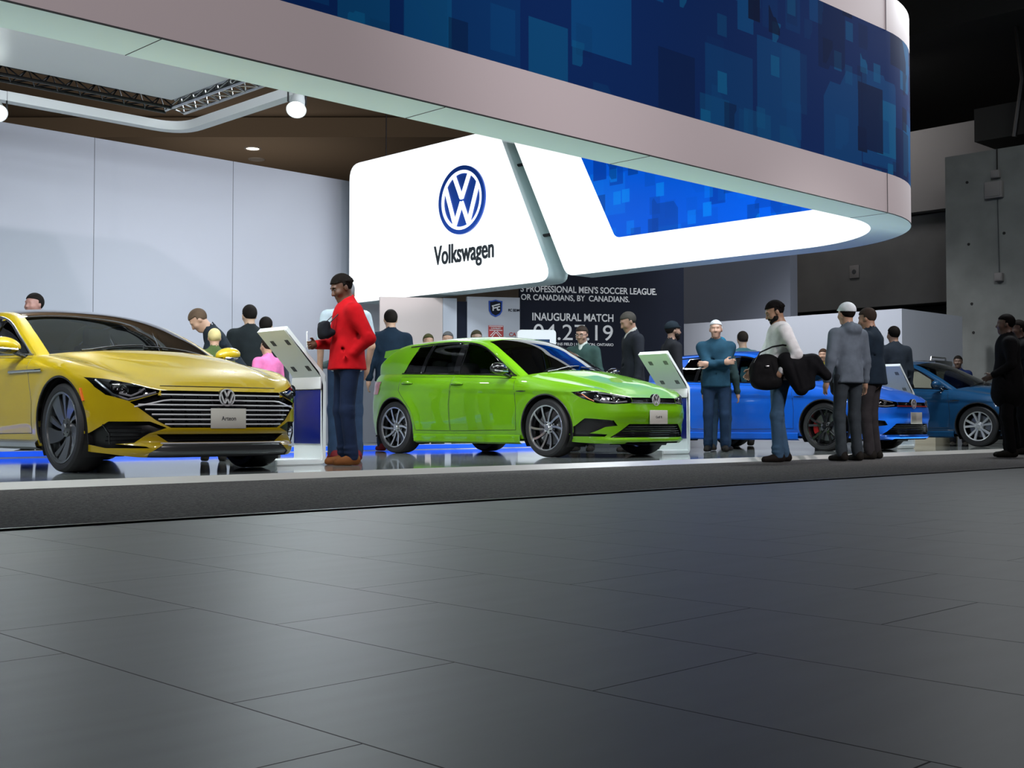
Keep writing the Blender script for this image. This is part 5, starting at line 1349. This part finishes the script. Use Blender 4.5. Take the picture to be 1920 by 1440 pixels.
setp(obj('display_wall', bx(24, 24.3, 15.4, 18.6, 0, 6.2), M['lilac'], smooth=False), 'tall blue grey panel right of the dark navy display wall', 'display wall')
# ------------------------------------------------------------------ right side of the hall
t = thing('booth_wall', (21.6, 12, 0), 'low white booth wall with an angled corner behind the blue cars', 'booth wall')
bm = bmesh.new(); prism(bm, [(21.4, 16.6, 0), (21.4, 11.3, 0), (23.9, 11.3, 0), (23.9, 11.42, 0), (21.52, 11.42, 0), (21.52, 16.6, 0)], (0, 0, 2.58)); obj('panel', local(bm, t), M['wall'], t, smooth=False)
# bulkheads
struct('trim_2', bx(27.2, 31, 9.5, 22, 3.25, 5.35), M['grey_wall'], smooth=False)
struct('trim_3', bx(26.9, 31, 9.5, 22, 5.38, 7.3), M['bulk'], smooth=False)
struct('wall_side', bx(27.6, 31, 9.5, 22, 0, 3.2), M['black'], smooth=False)
struct('ceiling_void', bx(24, 33, 2, 20, 8.6, 11.9), M['black'], smooth=False)
col = struct('wall_column', bx(24.66, 27.1, 2, 12.0, 0, 6.05), M['column'], smooth=False)
for (yy, zz) in ((11.52, 5.45), (11.50, 4.15), (10.75, 4.3), (11.45, 2.9), (11.42, 2.3), (10.75, 2.35)):
    bm = bmesh.new(); lathe(bm, [(.001, 0), (.028, 0), (.03, .012)], 12, 'x', c=(24.648, yy, zz)); struct('tie_hole', bm, M['black'], col)
for (yy, zz, sy, sz, lab) in ((10.88, 5.52, .17, .16, 'small grey junction box at the top of the concrete wall'), (10.92, 5.20, .36, .34, 'large grey speaker box on the concrete wall'), (10.84, 3.40, .16, .17, 'small grey box low on the concrete wall')):
    t = thing('wall_box', (24.66, yy, zz), lab, 'box', 'boxes on the concrete wall')
    obj('casing', bx(-.12, 0, -sy/2, sy/2, -sz/2, sz/2, bev=.012), M['alu'] if sy > 1 else M['bulk'], t); obj('cover', bx(-.132, -.118, -sy*.4, sy*.4, -sz*.4, sz*.4, bev=.004), M['bulk'], t)
bm = bmesh.new(); tube(bm, [(24.64, 10.87, 6.05), (24.64, 10.87, 5.62)], .016, 6); setp(obj('conduit', bm, M['black']), 'dark conduit from the wall top down to the small junction box', 'pipe')
bm = bmesh.new(); tube(bm, [(24.64, 10.87, 5.0), (24.64, 10.85, 3.5)], .012, 6); setp(obj('conduit', bm, M['seam']), 'thin conduit between the speaker box and the lower grey box', 'pipe')
t = thing('exit_sign', (27.2, 15.6, 4.15), 'small pale square sign on the dark grey bulkhead', 'sign')
obj('plate', bx(-.04, 0, -.13, .13, -.16, .16, bev=.01), M['bulk'], t); bm = bmesh.new(); lathe(bm, [(.001, -.05), (.05, -.05), (.06, -.04)], 16, 'x'); obj('dial', bm, M['seam'], t)
t = thing('ceiling_duct', (25.5, 11, 6.3), 'black rigging and pipes over the top of the concrete wall', 'rigging')
obj('beam', bx(-.3, 1.4, -6, .6, .1, .8), M['black'], t, smooth=False)
for k in range(3):
    bm = bmesh.new(); tube(bm, [(-.5+.1*k, -.4-.3*k, 2.4), (-.45, -.5-.3*k, 1.2), (-.4, -.3-.3*k, .05)], .05, 8); obj('pipe', bm, M['truss'], t)
t = thing('display_cabinet', (22.0, 10.98, 0), 'cream cabinet with a steel tray on top beyond the teal car', 'cabinet')
obj('cabinet_body', bx(-.45, .45, -.25, .25, 0, 1.42, bev=.01), M['cream'], t); obj('tray', bx(-.48, .48, -.28, .28, 1.42, 1.50, bev=.015), M['alu'], t); obj('lid', bx(-.36, .36, -.22, .22, 1.50, 1.60, bev=.03), M['dchrome'], t)
bm = bmesh.new(); tube(bm, [(-.3, -.1, 1.6), (-.28, -.1, 1.66), (.28, -.1, 1.66), (.3, -.1, 1.6)], .015, 6); obj('handle', bm, M['alu'], t)
# glowing blue strip at the floor behind the cars
t = thing('floor_light', (5, 13.35, .05), 'glowing blue light strip on the floor behind the cars', 'light')
obj('housing', bx(-10, 9.0, -.03, .03, 0, .075), M['white'], t); obj('diffuser', bx(-9.98, 8.98, -.036, -.0305, .01, .068), M['led'], t)
# ------------------------------------------------------------------ people
def rel(o, p): return o.matrix_basis @ Vector(p)
DARKS = (.010, .011, .014)
tR, aR, hR = person('man in bright red jacket looking down at a phone beside the white kiosk', 6.72, 8.97, .05, 160, 1.73, skin=(.10, .045, .025), hair=(.008, .006, .005), top=(.42, .004, .008), bot=(.010, .018, .045), shoes=(.16, .06, .02),
    pitch=.42, yaw=.1, rh=(.27, -.12, 1.10), lh=(.02, .13, .985), elbows=[(-.9, .7, -.2), (-.3, -.6, -.8)], fine=True, hem=.87, finger_curl=.85, fat=1.13)
bpy.context.view_layer.update()
ph = thing('phone', rel(tR, (.348, -.115, 1.145)), 'white phone held up by the man in red', 'phone', None, math.radians(150))
obj('case', bx(-.005, .005, -.037, .037, -.075, .075, bev=.004), M['white'], ph); obj('screen', bx(-.0065, -.005, -.033, .033, -.068, .068), M['screen'], ph)
F = Field((-.25, -.2, -.2), (.25, .2, .2), .01)
F.ell((0, 0, 0), (.13, .05, .07), .02); F.cone((-.1, .0, .045), (.11, 0, .05), .028, .026, .03); F.cone((-.09, 0, -.05), (.09, 0, -.055), .035, .03, .03); F.cone((-.10, -.05, -.03), (.1, -.06, -.06), .03, .02, .03); F.ell((.05, .05, .06), (.05, .03, .02), .01, 's')
t = thing('camera_bag', (6.515, 9.045, 1.27), 'small black bag hung on a strap before the chest of the man in red', 'bag', None, math.radians(70))
F.mesh('pouch', cloth((.008, .009, .013)), t); bm = bmesh.new(); tube(bm, [(-.11, 0, .03), (-.09, -.10, .13), (-.06, -.18, .21), (.06, -.18, .21), (.09, -.10, .13), (.11, 0, .03)], .005, 6); obj('strap', bm, M['blk'], t)
tW, aW, hW = person('bearded man in white long sleeved top standing on the carpet', 11.37, 7.43, .006, 137, 1.75, skin=(.33, .19, .12), hair=(.007, .006, .006), top=(.78, .78, .80), bot=(.05, .10, .17), shoes=(.015, .012, .011),
    pitch=.40, lh=(.06, .27, .96), rh=(.34, -.02, .93), elbows=[(-.8, .5, -.5), (-.8, -.5, -.5)], fine=True, beard=True, hem=.88, collar=False, feet=((.07, .10, 12), (-.05, -.10, -5)), fat=1.2)
t = thing('shoulder_bag', rel(tW, (.20, .22, .98)), 'black shoulder bag hanging in front of the man in white', 'bag', None, math.radians(137))
F = Field((-.3, -.2, -.3), (.3, .2, .3), .01); F.ell((0, 0, -.01), (.19, .075, .19), .03); F.cone((-.1, 0, -.13), (.10, 0, -.13), .06, .06, .06); F.cone((.12, .05, .06), (.15, .04, -.1), .03, .03, .04); F.cone((-.02, .07, .13), (-.07, .075, -.08), .012, .012, .02, 's')
F.mesh('bag_body', cloth((.010, .010, .011), .6), t)
bm = bmesh.new(); tube(bm, [(.15, .03, .06), (.08, .05, .19), (-.05, .06, .25), (-.16, .06, .27), (-.24, .03, .26)], .022, 6, r2=.008); obj('strap', bm, M['blk'], t)
obj('buckle', bx(-.01, .03, .078, .088, .03, .05, bev=.003), M['alu'], t)
t = thing('coat', rel(tW, (-.10, .25, .985)), 'crumpled black coat carried over the arm of the man in white', 'coat', None, math.radians(137))
F = Field((-.45, -.25, -.35), (.3, .25, .3), .01)
F.cone((.10, 0, .10), (-.20, .02, .08), .09, .075, .05); F.cone((-.18, .02, .10), (-.33, .02, -.06), .07, .055, .05); F.cone((.05, .03, .02), (-.05, .05, -.20), .11, .075, .06); F.cone((-.12, .0, .02), (-.16, .02, -.16), .09, .05, .06)
for a_, b_ in (((.06, .14, .08), (-.02, .13, -.2)), ((-.1, .11, .08), (-.12, .11, -.16)), ((-.2, .1, .12), (-.3, .09, -.02))): F.cone(a_, b_, .018, .012, .03, 's')
F.mesh('fabric', cloth((.006, .006, .008), .8), t)
P = person
P('grey haired man in pale blue shirt behind the man in red', 7.40, 9.90, .05, 60, 1.80, hair=(.16, .16, .17), top=(.33, .40, .44), bot=(.015, .03, .06), shoes=(.10, .012, .015), sleeves=.5, collar=False, lh=(.1, .24, .88), rh=(.12, -.22, .9))
P('dark haired person in navy jacket behind the rear of the green car', 10.43, 12.95, .05, 62, 1.90, top=(.008, .018, .034), bot=(.010, .016, .03), shoes=(.10, .012, .015), fat=1.15)
P('person in grey green camouflage top standing behind the man in red', 8.62, 11.55, .05, 120, 1.66, hair=(.03, .025, .02), top=(.07, .10, .10), bot=(.02, .045, .08), shoes=(.14, .01, .015), lh=(.28, .1, 1.1))
P('black haired man in dark jacket facing the white wall', 7.67, 12.08, .05, 75, 1.72, top=(.012, .016, .018), bot=DARKS, fat=1.15, skin=(.42, .27, .18))
P('person in pink top beyond the far mirror of the yellow car', 7.14, 10.9, .05, 95, 1.26, top=(.62, .16, .36), bot=DARKS, hair=(.02, .015, .012))
P('grey coated person half hidden behind the black haired man', 8.30, 12.72, .05, 40, 1.66, top=(.05, .055, .07), bot=DARKS)
P('person whose head shows over the left end of the yellow roof', 5.88, 13.70, .05, 200, 1.84, skin=(.35, .18, .15), top=(.05, .02, .03), bot=DARKS)
P('person in dark jacket bending forward behind the yellow windscreen', 7.16, 11.55, .05, 150, 1.72, lean=.55, top=(.012, .018, .026), bot=DARKS, hair=(.09, .06, .04), lh=(.55, .1, 1.0), rh=(.5, -.2, .95), pitch=.2)
P('fair haired child with raised head behind the windscreen pillar of the yellow car', 6.42, 10.75, .05, 60, 1.31, hair=(.50, .42, .20), top=(.06, .09, .03), bot=DARKS)
P('balding man in dark jacket looking down by the navy display wall', 12.11, 10.12, .05, 150, 1.80, skin=(.30, .17, .12), hair=(.05, .045, .04), bald=False, top=(.010, .012, .017), bot=DARKS, pitch=.42, inner=(.30, .30, .28))
P('dark haired woman with glasses and pale collar behind the green car', 12.08, 10.95, .05, 200, 1.66, skin=(.38, .22, .16), hair=(.03, .022, .018), top=(.03, .06, .055), bot=DARKS, pitch=.2, inner=(.42, .45, .42), glasses=True)
P('man in dark cap and dark jacket behind the right kiosk', 13.15, 10.30, .05, -30, 1.74, skin=(.30, .18, .13), top=(.012, .013, .016), bot=DARKS, cap=(.010, .016, .022), beard=True)
P('white haired man with folded arms in dark teal sweater', 13.19, 9.60, .05, 215, 1.72, skin=(.40, .24, .17), hair=(.42, .43, .44), top=(.012, .045, .075), bot=(.012, .028, .06), lh=(.24, -.10, 1.16), rh=(.25, .12, 1.18), elbows=[(-.2, .8, -.5), (-.2, -.8, -.5)], res=.009, fat=1.1)
P('short person in teal cap and dark green vest beside the blue car', 13.80, 9.98, .05, 20, 1.55, top=(.02, .04, .042), bot=(.012, .03, .055), cap=(.01, .10, .17), pitch=.4)
P('man in teal shirt seen from behind beyond the blue car', 16.89, 11.75, .05, 50, 1.88, top=(.05, .15, .18), bot=DARKS, sleeves=.5, collar=False, hair=(.03, .025, .02), skin=(.45, .30, .2))
P('person in white cap and grey blue hoodie on the carpet', 12.20, 7.09, .006, 70, 1.75, top=(.13, .16, .20), bot=(.04, .05, .06), cap=(.68, .74, .78), hood=True)
P('man in dark blue jacket and brown trousers on the carpet', 13.00, 7.26, .006, 100, 1.76, skin=(.36, .2, .13), hair=(.04, .03, .025), top=(.012, .022, .036), bot=(.035, .032, .035), lh=(.24, .16, 1.0), rh=(.27, -.1, 1.0), pitch=.2, fat=1.2)
P('person in dark coat beyond the two on the carpet', 17.93, 9.60, .05, 60, 1.90, top=(.022, .030, .042), bot=DARKS, fat=1.15)
P('person in black coat nearest the right edge', 14.90, 6.47, .006, 120, 1.75, top=(.006, .006, .007), bot=(.006, .006, .007), fat=1.25, hair=(.006, .005, .005), skin=(.12, .07, .05), hem=.62, lh=(.2, .2, 1.0))
P('second person in black coat at the right edge', 16.45, 6.98, .006, 140, 1.80, top=(.007, .007, .008), bot=(.006, .006, .007), fat=1.2, skin=(.12, .07, .05), hem=.7)
P('dark haired person far behind the rear of the green roof', 11.95, 13.95, .05, 240, 1.70, hair=(.05, .05, .02), top=(.05, .05, .04), bot=DARKS)
P('grey haired person beside the far head over the green roof', 12.30, 13.90, .05, 220, 1.75, hair=(.09, .09, .09), top=(.04, .045, .05), bot=DARKS)
P('dark haired person under the blue shield crest', 12.42, 13.40, .05, 240, 1.75, hair=(.04, .035, .02), top=(.05, .06, .06), bot=DARKS, skin=(.3, .2, .15))
P('small far person in dark blue near the concrete wall', 21.6, 10.3, .0, 200, 1.65, top=(.01, .02, .08), bot=DARKS, skin=(.12, .07, .05))
P('far person in yellow top between the blue car and the white booth wall', 20.9, 12.68, .05, 200, 1.80, top=(.35, .30, .03), bot=DARKS, hair=(.05, .03, .02))
bm = bmesh.new(); F = Field((-.3, -.25, -.35), (.3, .25, .3), .012); F.ell((0, 0, 0), (.16, .24, .20), .03); F.cone((0, -.14, -.05), (0, -.12, -.26), .11, .07, .05); F.cone((0, .10, -.05), (.02, .10, -.22), .10, .07, .05)
t = thing('coat', (12.78, 7.52, 1.03), 'large black coat held in front by the man in dark blue jacket', 'coat', None, math.radians(100)); F.mesh('fabric', cloth((.006, .006, .008), .8), t); bm.free()
